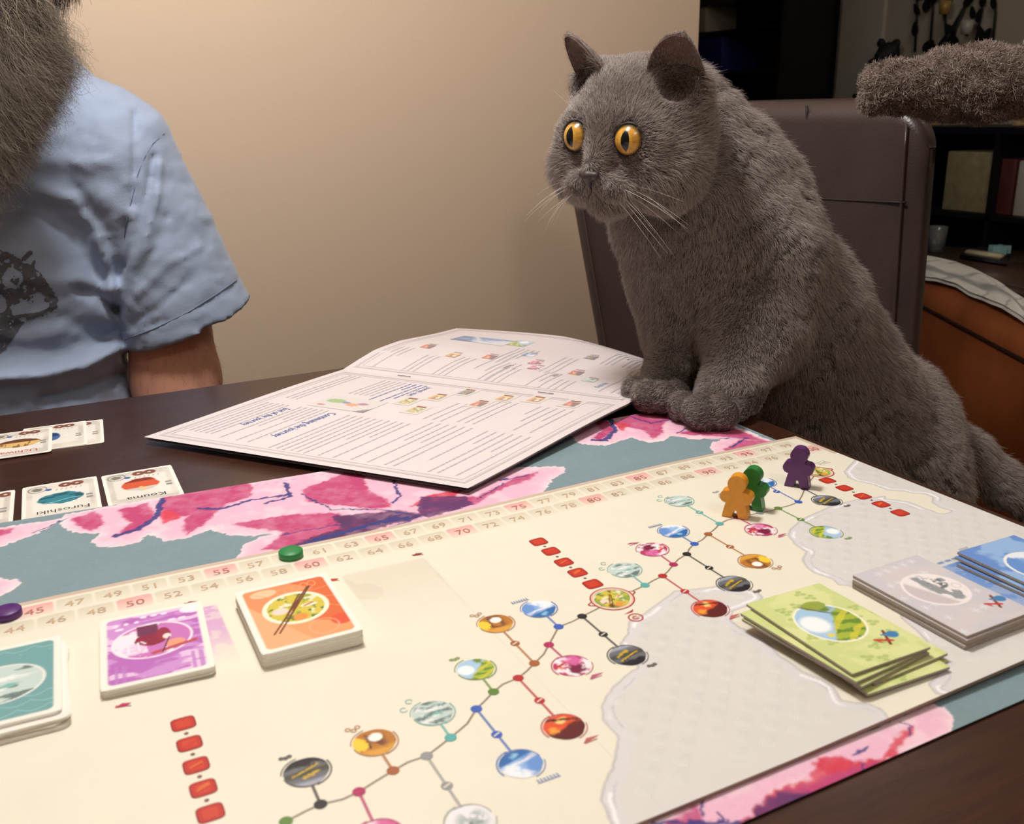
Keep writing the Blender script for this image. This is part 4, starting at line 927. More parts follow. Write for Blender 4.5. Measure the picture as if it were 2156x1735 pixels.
for i, (x, y, kd) in enumerate(((13.6, 3.8, 'temple'), (15.5, 8.2, 'farm'), (14., 12., 'temple'), (10.6, 15.2, 'sea'), (13.5, 17.3, 'encounter'), (15.5, 18.2, 'encounter'), (15., 22.6, 'temple'), (17.2, 25, 'hot'), (8, 21.5, 'village'))):
    r.picture(x, y, x+1.6, y+1.3, lambda a, b, k=kd: pic(k, a, b, i), 12); r.text(x+2.2, y-2.2, min(x+9.5, 23.2), y-.3, lh=.7)
    r.rect(x-.7, y+.1, x-.3, y+1.1, (190, 170, 170), .02)
r.title('Encounters', 17.5, 16.2, .7, (90, 84, 90)); r.title('Temples', 18, 22, .7, (90, 84, 90)); r.title('Hot springs', 19.5, 27.5, .9, (80, 150, 180)); r.text(4, 24, 11, 29); r.text(12, 28, 22, 30)
q.build('page_print', book); r.build('page_print', book)
for t in (.24, .74):
    a, b = near_pt(0, t-.02), near_pt(0, t+.03)
    tube('staple', [W(a[0], a[1], a[2]+.1), W(b[0], b[1], b[2]+.1)], .00035, mat('staple_steel', (150, 150, 155), .3, metal=1), book, 6)

# ================================================================== the cat
def V3(*a): return np.array(a, float)
TT = TABLE
HC = atd(1347, 282, .800); _y = math.radians(41)
Hf = -RIGHT*math.sin(_y)-FWD*math.cos(_y); Hs = RIGHT*math.cos(_y)-FWD*math.sin(_y); Hu = UP.copy()
_p = math.radians(5); Hf, Hu = Hf*math.cos(_p)-Hu*math.sin(_p), Hu*math.cos(_p)+Hf*math.sin(_p)
_r = math.radians(-3); Hs, Hu = Hs*math.cos(_r)+Hu*math.sin(_r), Hu*math.cos(_r)-Hs*math.sin(_r)
HR = np.stack([Hs, Hf, Hu])           # rows: local axes
def HL(x, y, z): return HC+(Hs*x+Hf*y+Hu*z)*.01
cat = Body(); head = Body()
hd = lambda c, r, k=.012, sub=False: head.ell(HL(*c), np.array(r)*.01, HR, k, sub)
cat.cap(atd(1482, 455, .875), atd(1608, 680, .90), .074, .088, .03)
cat.cap(atd(1612, 680, .90), atd(1745, 850, .935), .089, .089, .03)
cat.cap(atd(1690, 860, .93), atd(1775, 1010, .95), .080, .084, .03)
cat.ell(atd(1848, 905, .985), (.080, .080, .084), None, .03)
cat.ell(atd(1885, 1020, .93), (.060, .075, .088), None, .04)
cat.cap(atd(1905, 1080, .93), atd(1870, 1240, .92), .055, .032, .03)
cat.cap(atd(1870, 1240, .92), atd(1800, 1330, .90), .030, .026, .02)
cat.cap(atd(1800, 900, 1.08), atd(1790, 1180, 1.06), .06, .035, .03)
cat.cap(atd(1415, 325, .850), atd(1508, 500, .880), .046, .074, .035)      # neck
cat.cap(atd(1445, 470, .86), atd(1500, 610, .865), .050, .064, .04)        # chest
cat.cap(atd(1435, 228, .865), atd(1535, 400, .895), .032, .055, .045)    # nape
# fore legs
cat.cap(atd(1592, 560, .835), atd(1588, 700, .80), .056, .043, .03)
cat.cap(atd(1585, 710, .79), atd(1538, 822, .742), .038, .0245, .02)
cat.cap(atd(1536, 826, .742), atd(1500, 858, .722), .0235, .018, .012)
cat.cap(atd(1465, 590, .875), atd(1445, 700, .850), .046, .032, .03)
cat.cap(atd(1445, 700, .850), atd(1410, 790, .805), .030, .0215, .02)
cat.cap(atd(1408, 792, .80), atd(1380, 822, .775), .0215, .016, .012)
toesN = [((1440, 858), .0128), ((1475, 869), .0142), ((1516, 870), .0140), ((1545, 858), .0118)]
toesF = [((1338, 822), .0118), ((1364, 835), .0130), ((1398, 837), .0128), ((1424, 828), .0108)]
for (p, r) in toesN: cat.ell(onz(p[0], p[1], TT+r*.95), (r, r*1.1, r*.95), None, .0018)
for (p, r) in toesF: cat.ell(onz(p[0], p[1], TT+.003+r*.95), (r, r*1.1, r*.95), None, .0018)
# tail
tl = [atd(1960, 900, 1.0), atd(2040, 960, 1.0), atd(2110, 1020, .99), atd(2200, 1075, .97), atd(2290, 1110, .93)]
for a, b, r1, r2 in zip(tl[:-1], tl[1:], (.024, .021, .0195, .018), (.021, .0195, .018, .015)): cat.cap(a, b, r1, r2, .02)
# head
hd((0, -.4, .75), (5.9, 5.6, 5.2), .03)
for s in (-1, 1):
    hd((s*3.4, 1.7, -2.5), (3.25, 3.5, 3.15), .022); hd((s*1.35, 5.1, -3.3), (1.8, 1.7, 1.3), .008)
    hd((s*2.45, 4.15, .3), (2.25, 1.45, 1.9), .014); hd((s*4.2, .4, 3.6), (2.0, 1.4, 1.8), .02)
hd((0, 4.1, -4.9), (1.7, 1.8, 1.05), .012)
head.cap(HL(0, 4.3, 1.2), HL(0, 6.4, -2.0), .0115, .0080, .012)
EYE = [HL(s*2.42, 4.74, .25) for s in (-1, 1)]
for e in EYE: head.ell(e, (.0130,)*3, None, .0025, True)
for s in (-1, 1): head.ell(HL(s*4.35, 1.75, 4.15), (.0155, .0155, .0145), None, .006, True)
cat.sub(head, .006)
def cat_detail(P):
    q = (P-HC)@HR.T*100
    far = np.linalg.norm(P-HC, axis=-1)
    n = vn3(P/.011, 3)+.5*vn3(P/.02, 8)
    return -(n-.75)*.0016*ss(.05, .09, far)
cV, cQ = cat.surf(.0038, cat_detail, it=3)
m_skin = mat('cat_undercoat', (72, 64, 62), .9, noise=.1, nscale=60)
cato = empty('cat', (atd(1800, 1000, .95)[0], atd(1800, 1000, .95)[1], .47)); tag(cato, 'blue-grey shorthair cat with amber eyes standing with its front paws on the table', 'cat')
mesh('body', cV, cQ, m_skin, cato, True)
# ears
def ear(s):
    mid = V3(s*3.85, .7, 4.0); hf = V3(s*1.5, -1.45, -1.2); ax = V3(s*1.55, 1.85, 3.55); nn = np.cross(hf, ax); nn /= np.linalg.norm(nn)
    if nn@V3(s*.4, 1, 0) < 0: nn = -nn
    na, nt = 21, 18; G = np.zeros((nt, na, 3))
    for i, t in enumerate(np.linspace(-.15, 1, nt)):
        tp = max(t, 0); w = (1-tp**2.1)**.58*(1.14-.14*tp)
        for j, a in enumerate(np.linspace(-1, 1, na)):
            G[i, j] = mid+ax*t+hf*a*w-nn*(1.35*(1-a*a)*(1-.75*tp)-.2)
    Gw = HC+(G@HR)*.01; nw = nn@HR
    outer = (Gw-nw*.0006).reshape(-1, 3); inner = (Gw+nw*.0006).reshape(-1, 3)
    f = gridf(nt, na); N = nt*na
    V = np.concatenate([outer, inner]); rim = [i*na for i in range(nt)]+[(nt-1)*na+j for j in range(1, na)]+[i*na+na-1 for i in range(nt-2, -1, -1)]
    F_ = [tuple(q) for q in f]+[tuple(q[::-1]+N) for q in f]+[(a, b, b+N, a+N) for a, b in zip(rim[:-1], rim[1:])]
    e = mesh('ear', V, F_, mat('cat_ear_skin', (112, 76, 68), .75, noise=.15, nscale=120), cato, True)
    return outer, f, Gw.reshape(-1, 3), nw, e, HC+((mid+nn*1.0)@HR)*.01
ears = [ear(-1), ear(1)]
# eyes
for k, e in enumerate(EYE):
    yw = math.radians(30 if k else 44); g = unit(-RIGHT*math.sin(yw)-FWD*math.cos(yw)-UP*.02)
    a1 = unit(np.cross(UP, g)); a2 = np.cross(g, a1); R = .0136; V = []; C = []; n, mth = 110, 80
    for i in range(mth+1):
        th = (math.pi*.62)*i/mth
        for j in range(n):
            ph = 2*math.pi*j/n; x, y = math.sin(th)*math.cos(ph), math.sin(th)*math.sin(ph)
            bul = 1+.05*max(0, 1-(th/.75)**2)
            V.append(e+g*.0002+R*(g*math.cos(th)*bul+a1*x+a2*y)); rr = math.hypot(x, y)
            pu = math.hypot(x/.235, y/.46) if abs(x) < .3 else 9
            pu = abs(x)/.25+(abs(y)/.60)**2.4
            if 1:
                w = .5+.5*math.sin(ph*23+5*math.sin(ph*7)); base = np.array((214, 158, 66))*(.9+.12*w)
                c = base*(1 if rr < .66 else max(.12, 1-(rr-.66)*4.2)); c = c+np.array((14, 16, 4))*(rr < .42); c = np.clip(c, 0, 255); c = tuple(c+(np.array((14, 18, 22))-c)*ss(1.06, .94, pu))
            C.append(s2l(np.array(c)/255.))
    F_ = [(i*n+j, i*n+(j+1) % n, (i+1)*n+(j+1) % n, (i+1)*n+j) for i in range(mth) for j in range(n)]
    mesh('eye', V, F_, mat('eye_surface', vcol=True, rough=.22, coat=.15, spec=.4), cato, True, np.array(C))
    t = np.linspace(0, 2*math.pi, 40); ring = [e+g*.0062+(a1*math.cos(q)*1.0+a2*math.sin(q)*1.0)*.0125 for q in t]
    tube('eyelid', ring, .0012, mat('eyelid_skin', (38, 32, 32), .6), cato, 8)
# nose leather and mouth
nb = Body(); nb.cap(HL(-.62, 7.0, -2.25), HL(.62, 7.0, -2.25), .0030, .0030, .003); nb.cap(HL(0, 7.15, -2.35), HL(0, 7.0, -2.95), .0042, .0022, .004)
for s in (-1, 1): nb.ell(HL(s*.5, 7.42, -2.5), (.0016, .0016, .0011), None, .001, True)
v_, q_ = nb.surf(.0007, pad=.004); mesh('nose', v_, q_, mat('nose_leather', (62, 50, 50), .5, noise=.2, nscale=500), cato, True)
for s in (-1, 1):
    pts = [HL(0, 6.85, -3.2), HL(s*.12, 6.75, -3.8), HL(s*.55, 6.5, -4.3), HL(s*1.1, 6.1, -4.6), HL(s*1.6, 5.7, -4.75)]
    gp = []
    for p in pts:
        for _ in range(5): p = p-cat.grad(p[None])[0]*cat.f(p[None])[0]
        gp.append(p+cat.grad(p[None])[0]*.0006)
    tube('lip', gp, [.0006, .0008, .0007, .0005, .0002], mat('lip_skin', (44, 36, 36), .6), cato, 6)
# ---- coat
rg = np.random.default_rng(11)
Pn, Nn = sample(cV, cQ, 1150000, rg)
L = (Pn-HC)@HR.T*100; far = np.linalg.norm(L, axis=1)
keep = (Pn[:, 2] > .50)
ishead = ss(8.2, 6.2, far)
extra = (rg.random(len(Pn)) < (.55+.25*ishead+.2*(np.linalg.norm(Pn-HL(0, 7.1, -2.5), axis=1) < .03))*np.where(np.sum(Nn*unit(CAM-Pn), 1)*np.sign(np.sum(Nn*unit(Pn-atd(1600, 600, .9)), 1)) > -.25, 1, 1))
nose = HL(0, 7.1, -2.5); dn = np.linalg.norm(Pn-nose, axis=1); de = np.min([np.linalg.norm(Pn-e, axis=1) for e in EYE], axis=0)
dear = np.min([np.linalg.norm(Pn-ea[5], axis=1) for ea in ears], axis=0)
keep &= extra & (dn > .0056) & (de > .0131)
Pn, Nn, L, far, ishead, dn, de, dear = [a[keep] for a in (Pn, Nn, L, far, ishead, dn, de, dear)]
n_out = cat.grad(Pn); Nn = unit(Nn*np.sign(np.sum(Nn*n_out, 1))[:, None]+n_out)
fc = (np.sum(Nn*unit(CAM-Pn), 1) > -.3) | (rg.random(len(Pn)) < .4)
Pn, Nn, L, far, ishead, dn, de, dear = [a[fc] for a in (Pn, Nn, L, far, ishead, dn, de, dear)]
axis = unit(atd(1850, 900, .97)-atd(1450, 330, .86)); pawd = np.minimum(np.linalg.norm(Pn-atd(1500, 850, .73), axis=1), np.linalg.norm(Pn-atd(1385, 820, .78), axis=1))
leg = ss(.22, .10, pawd)
fl = axis*.75+np.array([0, 0, -1.])*.55; fl = fl[None]*(1-leg[:, None])+np.array([0, 0, -1.])*leg[:, None]
pawm = ss(TT+.036, TT+.016, Pn[:, 2])*ss(.10, .06, pawd); fl = fl*(1-pawm[:, None])+unit(-RIGHT*.8-FWD*.5)[None]*pawm[:, None]
fh = unit(Pn-HL(0, 7.5, -1.2)); fl = unit(fl)*(1-ishead[:, None])+fh*ishead[:, None]
tailm = ss(0, .03, (Pn@RIGHT)-(atd(2010, 950, 1.)@RIGHT))*(Pn[:, 2] < atd(2050, 850, 1.)[2]); fl = fl*(1-tailm[:, None])+unit(tl[3]-tl[1])[None]*tailm[:, None]
# tufts: the coat parts in short bands lying across its lie
w1 = Pn@axis; wr = unit(np.cross(axis, UP)); w2 = Pn@wr; w3 = Pn@np.cross(axis, wr)
wob = (vn3(Pn/.03, 4)-.5)*.016
band = vn3(np.stack([(w1+wob)/.0085, w2/.030, w3/.030], -1), 21)*.6+vn3(np.stack([(w1+wob)/.0045, w2/.018, w3/.018], -1), 25)*.4
bm_ = (1-ishead)*(1-leg*.6); bl = vn3(np.stack([(w1+wob)/.016, w2/.045, w3/.045], -1), 61)*.7+vn3(np.stack([(w1+wob)/.010, w2/.02, w3/.02], -1), 62)*.3; grv = ss(.055, .01, np.abs(bl-.5))*bm_*ss(.2, .5, vn3(Pn/.03, 66)); fine = vn3(Pn/.0022, 31)
ln = .0125*(1-ishead)+.0062*ishead; ln = ln*(1-.45*leg); ln = ln*(1-.45*pawm); ln = np.where(dn < .03, np.minimum(ln, .0044+.10*np.maximum(dn-.006, 0)), ln); ln = np.where(de < .0195, np.minimum(ln, .0018+.35*np.maximum(de-.0131, 0)), ln)
ln = np.where(dear < .020, np.minimum(ln, .0032), ln)
ck = ishead*ss(2.2, 4.5, abs(L[:, 0]))*ss(1.5, -1.5, L[:, 2]); ln = ln*(1+.6*ck)
ln = ln*(.75+.5*fine)*(1-.75*bm_*ss(.47, .32, band))*(.8+.4*rg.random(len(Pn)))*(1-.72*grv)
lean = .62+.14*(fine-.5)+bm_*(band-.5)*1.15; lean = np.where(dn < .03, .72, lean); lean = np.clip(lean, .2, .93)
nk = (rg.random(len(Pn)) > .65*grv)
Pn, Nn, fl, ln, lean, pawm = [a[nk] for a in (Pn, Nn, fl, ln, lean, pawm)]
hp = grow(Pn-Nn*.0006, Nn, fl+(np.stack([vn3(Pn/.006, 41), vn3(Pn/.006, 42), vn3(Pn/.006, 43)], -1)-.5)*.7, ln, lean, .13, rg, 4)
hp[:, :, 2] = np.where((Pn[:, 2] < TT+.02)[:, None] & (pawm > .3)[:, None], np.maximum(hp[:, :, 2], TT+.0005), hp[:, :, 2])
m_fur = hairmat('grey_fur', [(130, 119, 115), (156, 144, 139), (171, 159, 153), (194, 182, 174)], .6)
hair('fur', hp, np.array([.00010, .000095, .00007, .00002]), m_fur, cato)
for (outer, f, Gm, nw, e_, ec) in ears:
    fq = f if True else f
    P_, N_ = sample(outer, fq, 9000, rg); N_ = np.where((N_@(-nw) > 0)[:, None], N_, -N_)
    g_ = grow(P_, N_, np.tile(UP, (len(P_), 1)), np.full(len(P_), .0038), np.full(len(P_), .8), .15, rg, 4); h_ = hair('fur', g_, np.array([.00011, .0001, .00007, .00002]), m_fur, cato)
    P_, N_ = sample(outer+nw*.0014, fq, 2600, rg); hair('fur', grow(P_, np.tile(nw, (len(P_), 1)), np.tile(unit(UP+nw*.2), (len(P_), 1)), np.full(len(P_), .0034), np.full(len(P_), .85), .12, rg, 4), np.array([.00007, .00006, .00005, .00002]), m_fur, cato)
    # long hairs at the inner base and along the rim
    ri = rg.integers(0, 7*21, 900); base = Gm[ri]+rg.normal(size=(900, 3))*.0008; keepb = np.abs((ri % 21)-10) > 4
    base = base[keepb]; g_ = grow(base, np.tile(nw, (len(base), 1)), np.tile(UP*.8+Hf*.2, (len(base), 1)), rg.uniform(.006, .013, len(base)), np.full(len(base), .6), .3, rg, 4); hair('ear_tuft', g_, np.array([.0001, .00009, .00006, .00002]), m_fur, cato)
# whiskers
W_ = []
for s in (-1, 1):
    for i in range(12):
        b = HL(s*(1.5+.35*(i % 4)), 6.0-.3*(i % 4), -3.0-.35*(i//4)); d = unit(Hs*s*1.+Hf*(.15-.1*(i % 3))-Hu*(.25+.2*(i//4))+rg.normal(size=3)*.12); Lw = rg.uniform(.035, .06)
        t = np.linspace(0, 1, 8)[:, None]; W_.append(b+d*Lw*t-UP*(.016*t*t)*rg.uniform(.4, 1.3)-Hf*.01*t*t)
    for i in range(3):
        b = HL(s*2.3, 4.8, 1.6); d = unit(Hs*s*.3+Hf*.5+Hu+rg.normal(size=3)*.2); t = np.linspace(0, 1, 8)[:, None]; W_.append(b+d*.028*t+Hs*s*.006*t*t)
hair('whisker', np.array(W_), np.linspace(.00018, .00004, 8), mat('whisker', (226, 220, 214), .4), cato)

# ================================================================== the bearded player
FR = -FWD                                # he faces the table
per = empty('person', (atd(-40, 700, 1.12)[0], atd(-40, 700, 1.12)[1], 0)); tag(per, 'person with a long grey-brown beard in a light blue T-shirt sitting behind the table', 'person')
def mirp(p):                             # his other side
    c = atd(-40, 500, 1.10); k = (p-c)@RIGHT; return p-2*k*RIGHT
body = Body(); shirt = Body(); trou = Body()
ctr = lambda py, d: atd(-40, py, d)
shirt.ell(ctr(400, 1.12), (.165, .115, .21), np.stack([RIGHT, FWD, UP]), .04)
shirt.ell(ctr(720, 1.09), (.160, .145, .20), np.stack([RIGHT, FWD, UP]), .06)
shirt.ell(ctr(900, 1.10), (.172, .135, .10), np.stack([RIGHT, FWD, UP]), .05)
sh0, sh1 = ctr(165, 1.13), atd(178, 318, 1.12)
el_ = [sh1, mirp(sh1)]
slv = (atd(225, 330, 1.105), atd(388, 672, 1.135))
arm = [atd(330, 520, 1.12), atd(372, 800, 1.12), atd(385, 985, 1.10), atd(250, 1120, .98)]
for mm in (lambda p: p, mirp):
    shirt.cap(sh0, mm(sh1), .062, .074, .03); shirt.flat(mm(slv[0]), mm(slv[1]+(slv[1]-slv[0])*.25), .076, .083, .2, .022)
    shirt.ell(mm(atd(95, 560, 1.10)), (.07, .09, .13), None, .05)
    body.cap(mm(sh1), mm(arm[0]), .05, .052, .02); body.cap(mm(arm[0]), mm(arm[1]), .050, .0495, .02); body.cap(mm(arm[1]), mm(arm[2]), .049, .042, .02)
    wr = mm(arm[3]); body.cap(mm(arm[2]), wr, .040, .028, .02); hv = unit(wr-mm(arm[2])); sd = unit(np.cross(hv, UP))
    pal = wr+hv*.055; body.cap(wr+hv*.02, pal+sd*.015, .024, .022, .015); body.cap(wr+hv*.02, pal-sd*.015, .024, .022, .015)
    for i in range(4):
        k0 = pal+sd*(.030-.020*i)+hv*.015; L_ = (.062, .072, .068, .052)[i]; k1 = k0+hv*L_*.5-UP*.008; k2 = k1+hv*L_*.4-UP*.022
        body.cap(k0, k1, .0098, .0088, .004); body.cap(k1, k2, .0088, .0075, .004)
    sg = -1 if mm is mirp else 1; t0 = wr+hv*.03-sd*.025*sg*(1); t1 = t0-sd*.022*sg+hv*.03; body.cap(t0, t1, .012, .0105, .006); body.cap(t1, t1+hv*.028-UP*.006, .0105, .009, .004)
    hip = ctr(960, 1.12)+(RIGHT*.09 if mm is not mirp else -RIGHT*.09); hip[2] = .54; kn = hip+FR*.42+(RIGHT*.05 if mm is not mirp else -RIGHT*.05); kn[2] = .52; an = kn+FR*.02; an[2] = .09
    trou.cap(hip, kn, .092, .066, .03); trou.cap(kn, an+UP*.04, .062, .05, .02); body.cap(hip, kn, .07, .05, .02); body.cap(kn, an, .045, .035, .02)
    body.cap(an-UP*.045, an-UP*.05+FR*.15, .036, .03, .02)
    shoe = Body(); shoe.cap(an-UP*.04-FR*.03, an-UP*.045+FR*.09, .044, .042, .02); shoe.cap(an-UP*.045+FR*.09, an-UP*.052+FR*.16, .042, .034, .02)
    v_, q_ = shoe.surf(.008); v_[:, 2] = np.maximum(v_[:, 2], .002); mesh('shoe', v_, q_, mat('shoe_leather', (50, 44, 40), .5), per, True)
trou.ell(ctr(960, 1.12)*[1, 1, 0]+V3(0, 0, .56), (.16, .13, .11), np.stack([RIGHT, FWD, UP]), .03)
HD = atd(-62, -175, 1.05)
body.cap(sh0-UP*.02, HD-UP*.06-FR*.02, .062, .058, .02)
body.ell(HD+UP*.02-FR*.012, (.075, .092, .098), np.stack([RIGHT, FWD, UP]), .02); body.ell(HD-UP*.055+FR*.022, (.055, .062, .055), np.stack([RIGHT, FWD, UP]), .03)
body.cap(HD+FR*.085+UP*.005, HD+FR*.108-UP*.028, .009, .014, .008); 
for s in (-1, 1):
    body.ell(HD+RIGHT*s*.032+FR*.082+UP*.012, (.014,)*3, None, .006, True); body.ell(HD+RIGHT*s*.076-UP*.01, (.009, .022, .031), np.stack([RIGHT, FWD, UP]), .006)
    body.cap(HD+RIGHT*s*.045+FR*.083+UP*.027, HD+RIGHT*s*.015+FR*.09+UP*.03, .006, .006, .008)
for s in (-1, 1): body.ell(HD+RIGHT*s*.030+FR*.072+UP*.010, (.0125,)*3, None, .001)
m_sk = mat('person_skin', (228, 166, 140), .55, noise=.10, nscale=45, bump=.15, bscale=500, spec=.35)
v_, q_ = body.surf(.0055); mesh('body', v_, q_, m_sk, per, True)
folds = [([(-60, 430), (0, 436), (80, 446), (150, 490), (212, 590)], 30, -.012), ([(40, 395), (150, 420), (205, 480), (238, 600)], 16, .009), ([(178, 445), (222, 490), (242, 570)], 20, -.010),
 ([(168, 612), (205, 620), (240, 650)], 14, -.012), ([(-40, 600), (60, 585), (160, 590), (235, 625)], 22, .007), ([(-60, 800), (80, 792), (180, 772), (250, 735)], 15, .012), ([(-60, 745), (120, 735), (225, 705)], 24, -.009), ([(90, 838), (170, 822), (250, 790)], 15, -.010), ([(30, 690), (130, 672), (210, 700)], 20, -.006),
 ([(262, 470), (252, 560), (246, 650), (258, 745)], 12, -.009), ([(322, 330), (312, 400), (285, 500), (262, 560)], 8, -.0045), ([(338, 345), (330, 420), (303, 520)], 8, .004), ([(285, 240), (283, 330), (280, 430)], 8, -.0045), 
 ([(350, 460), (330, 520), (290, 580)], 10, -.003), ([(420, 520), (350, 560), (290, 620)], 10, .003), ([(400, 590), (340, 640), (280, 680)], 9, -.003), ([(-40, 300), (60, 330), (180, 350)], 25, .004)]
def shirt_detail(P):
    x, y = proj(P); front = ((P-ctr(500, 1.13))@FR > -.09)*1.0; D = np.zeros(len(P))
    for pl, w, a in folds:
        d = pline(x, y, pl); D -= a*np.exp(-(d/w)**2)
    D += (fbm(x/55., y/38., 5, 3)-.5)*.007+(fbm(x/16., y/14., 8, 2)-.5)*.0016
    ab_ = slv[1]-slv[0]; L_ = np.linalg.norm(ab_); t = ((P-slv[0])@ab_)/L_; onarm = ss(.0, .02, x-245.)
    D -= .0016*ss(L_*1.0-.026, L_*1.0-.022, t)*onarm+.0014*np.exp(-((t-L_+.024)/.0025)**2)*onarm*-1
    return D*front
sV, sQ = shirt.surf(.0046, shirt_detail, it=3)
m_shirt = mat('blue_cotton', (158, 172, 198), .88, noise=.05, nscale=30, bump=.25, bscale=1100, sheen=.2)
mesh('t_shirt', sV, sQ, m_shirt, per, True)
v_, q_ = trou.surf(.010); mesh('trousers', v_, q_, mat('dark_denim', (44, 50, 66), .9, noise=.1, nscale=300), per, True)
sf = lambda P: shirt.f(P)+shirt_detail(P)
def onshirt(px, py, off=.0003):
    a = atd(px, py, .86); b = atd(px, py, 1.25); t = np.linspace(0, 1, 90)[:, None]; P = a+(b-a)*t; v = sf(P); i = int(np.argmax(v < off))
    if v[i] >= off: return None
    t0, t1 = t[i-1, 0], t[i, 0]
    for _ in range(14):
        tm = (t0+t1)/2
        if sf((a+(b-a)*tm)[None])[0] < off: t1 = tm
        else: t0 = tm
    return a+(b-a)*t1
m_seam = mat('shirt_seam', (116, 128, 158), .9)
for pl in ([(346, 281), (322, 302), (304, 332), (291, 365), (280, 410), (268, 455), (262, 500)],):
    tube('seam', [p for p in (onshirt(*q) for q in pl) if p is not None], .0006, m_seam, per, 6)
hp_ = [onshirt(x, y) for x, y in zip(np.linspace(262, 508, 26), np.interp(np.linspace(262, 508, 26), [262, 330, 400, 460, 508], [716, 690, 655, 617, 583]))]
tube('hem_stitch', [p for p in hp_ if p is not None], .0006, m_seam, per, 6)
# faded print on the chest: a mottled dark head shape with a round eye
nx, ny = 125, 150; xs = np.linspace(-60, 132, nx); ys = np.linspace(524, 752, ny)
Xp, Yp = np.meshgrid(xs, ys, indexing='ij')
outl = [(-60, 530), (0, 526), (30, 536), (50, 552), (75, 562), (95, 585), (112, 610), (124, 632), (120, 650), (100, 665), (70, 670), (50, 680), (38, 702), (12, 735), (-10, 750), (-60, 752)]
d = pin(Xp, Yp, outl)+8*(fbm(Xp/7., Yp/7., 3, 2)-.5)
ink = ss(0, 2, d)*(fbm(Xp/9., Yp/9., 13, 3) > .30)
for c, r, vv_ in (((26, 586), 21, 0), ((32, 592), 10, 1), ((80, 640), 24, 0), ((45, 655), 18, 0), ((64, 632), 8, 1), ((98, 632), 6, 1), ((-8, 640), 22, 0)):
    q = np.hypot(Xp-c[0], Yp-c[1])+6*(fbm(Xp/6., Yp/6., 31, 2)-.5); ink = np.where(q < r, vv_*(fbm(Xp/5., Yp/5., 2, 2) > .35), ink)
ink = np.maximum(ink, pline(Xp, Yp, [(30, 668), (52, 664), (85, 660), (118, 645)]) < 4); ink = np.maximum(ink, pline(Xp, Yp, [(50, 545), (64, 532)]) < 5); ink = np.maximum(ink, pline(Xp, Yp, [(66, 566), (72, 552)]) < 4)
pid = -np.ones((nx, ny), int); Vp = []
need = np.zeros((nx, ny), bool); cell = (ink[:-1, :-1]+ink[1:, :-1]+ink[:-1, 1:]+ink[1:, 1:]) > 2
need[:-1, :-1] |= cell; need[1:, :-1] |= cell; need[:-1, 1:] |= cell; need[1:, 1:] |= cell
a_ = atd(0, 640, .86)
I_ = np.argwhere(need); A0 = np.array([atd(xs[i], ys[j], .86) for i, j in I_]); B0 = np.array([atd(xs[i], ys[j], 1.2) for i, j in I_]); t0 = np.zeros(len(I_)); hit = np.zeros(len(I_), bool)
for k in range(40):
    P = A0+(B0-A0)*t0[:, None]; dd = sf(P)-.0007; t0 = t0+np.clip(dd, 0, 1)*.6/.36
P = A0+(B0-A0)*t0[:, None]
for n_, (i, j) in enumerate(I_): pid[i, j] = n_
Fc = [(pid[i, j], pid[i+1, j], pid[i+1, j+1], pid[i, j+1]) for i, j in np.argwhere(cell)]
mesh('shirt_print', P, Fc, mat('faded_ink', (96, 98, 106), .9, noise=.15, nscale=260), per, True)
# beard and hair
bc = Body(); bc.ell(atd(-60, -10, .985), (.062, .045, .085), np.stack([RIGHT, FWD, UP]), .02); bc.ell(atd(-50, 120, .965), (.050, .024, .075), np.stack([RIGHT, FWD, UP]), .03); bc.ell(atd(-45, 240, .955), (.042, .018, .05), np.stack([RIGHT, FWD, UP]), .03)
v_, q_ = bc.surf(.006, lambda P: (vn3(P/.012, 3)-.5)*.012); bcore = mesh('beard', v_, q_, mat('beard_undergrowth', (52, 42, 38), .9, noise=.3, nscale=80), per, True)
rb = np.random.default_rng(5); nH, kk = 21000, 16
u1, u2, u3 = rb.random(nH), rb.random(nH), rb.random(nH)
side = u1*2-1
RX = -60+side*85+rb.normal(0, 8, nH); RY = -150+190*u2**.8+25*abs(side); RD = .975+.03*abs(side)+.02*(u3-.5)
TX = -50+side*(205+45*rb.random(nH))*(.72+.28*(1-u2)); TY = 75+355*(1-abs(side)**2.4*.66)*(.42+.58*u2)+rb.normal(0, 24, nH)
root = np.array([atd(x, y, d) for x, y, d in zip(RX, RY, RD)]); tip = np.array([atd(x, y, d) for x, y, d in zip(TX, TY, .955-.035*(1-abs(side))*rb.random(nH)-.012)])
t = np.linspace(0, 1, kk)[None, :, None]; mid = (root+tip)/2+FR*.028+RIGHT*(side[:, None]*.018)
pts_ = (1-t)**2*root[:, None]+2*t*(1-t)*mid[:, None]+t*t*tip[:, None]
lk = rb.integers(0, 260, nH); ph = rb.random(260)[lk]*6.28; fr = (9+9*rb.random(260)[lk]); am = .0025+.0055*rb.random(nH)
ph = ph+rb.normal(0, .5, nH); q = t[0, :, 0][None, :]
off = (np.cos(q*fr[:, None]*1.5+ph[:, None])*am[:, None]*(.3+q))[..., None]*RIGHT+(np.sin(q*fr[:, None]*1.3+ph[:, None]*1.7)*am[:, None]*(.3+q))[..., None]*UP*.8+(np.sin(q*fr[:, None]*1.5+ph[:, None])*am[:, None]*(.3+q))[..., None]*FWD
pts_ = pts_+off+np.cumsum(rb.normal(0, .0011, (nH, kk, 3)), 1)
m_beard = hairmat('beard_hair', [(34, 26, 26), (60, 48, 44), (92, 78, 68), (130, 114, 98), (200, 186, 166)], .5, (152, 141, 128))
hair('beard_hair', pts_, np.linspace(.00013, .00005, kk), m_beard, bcore)
P_, N_ = sample(*[(lambda b: b.surf(.01))(Body().ell(HD+UP*.03-FR*.022, (.080, .094, .098), np.stack([RIGHT, FWD, UP])))][0], 9000, rb)
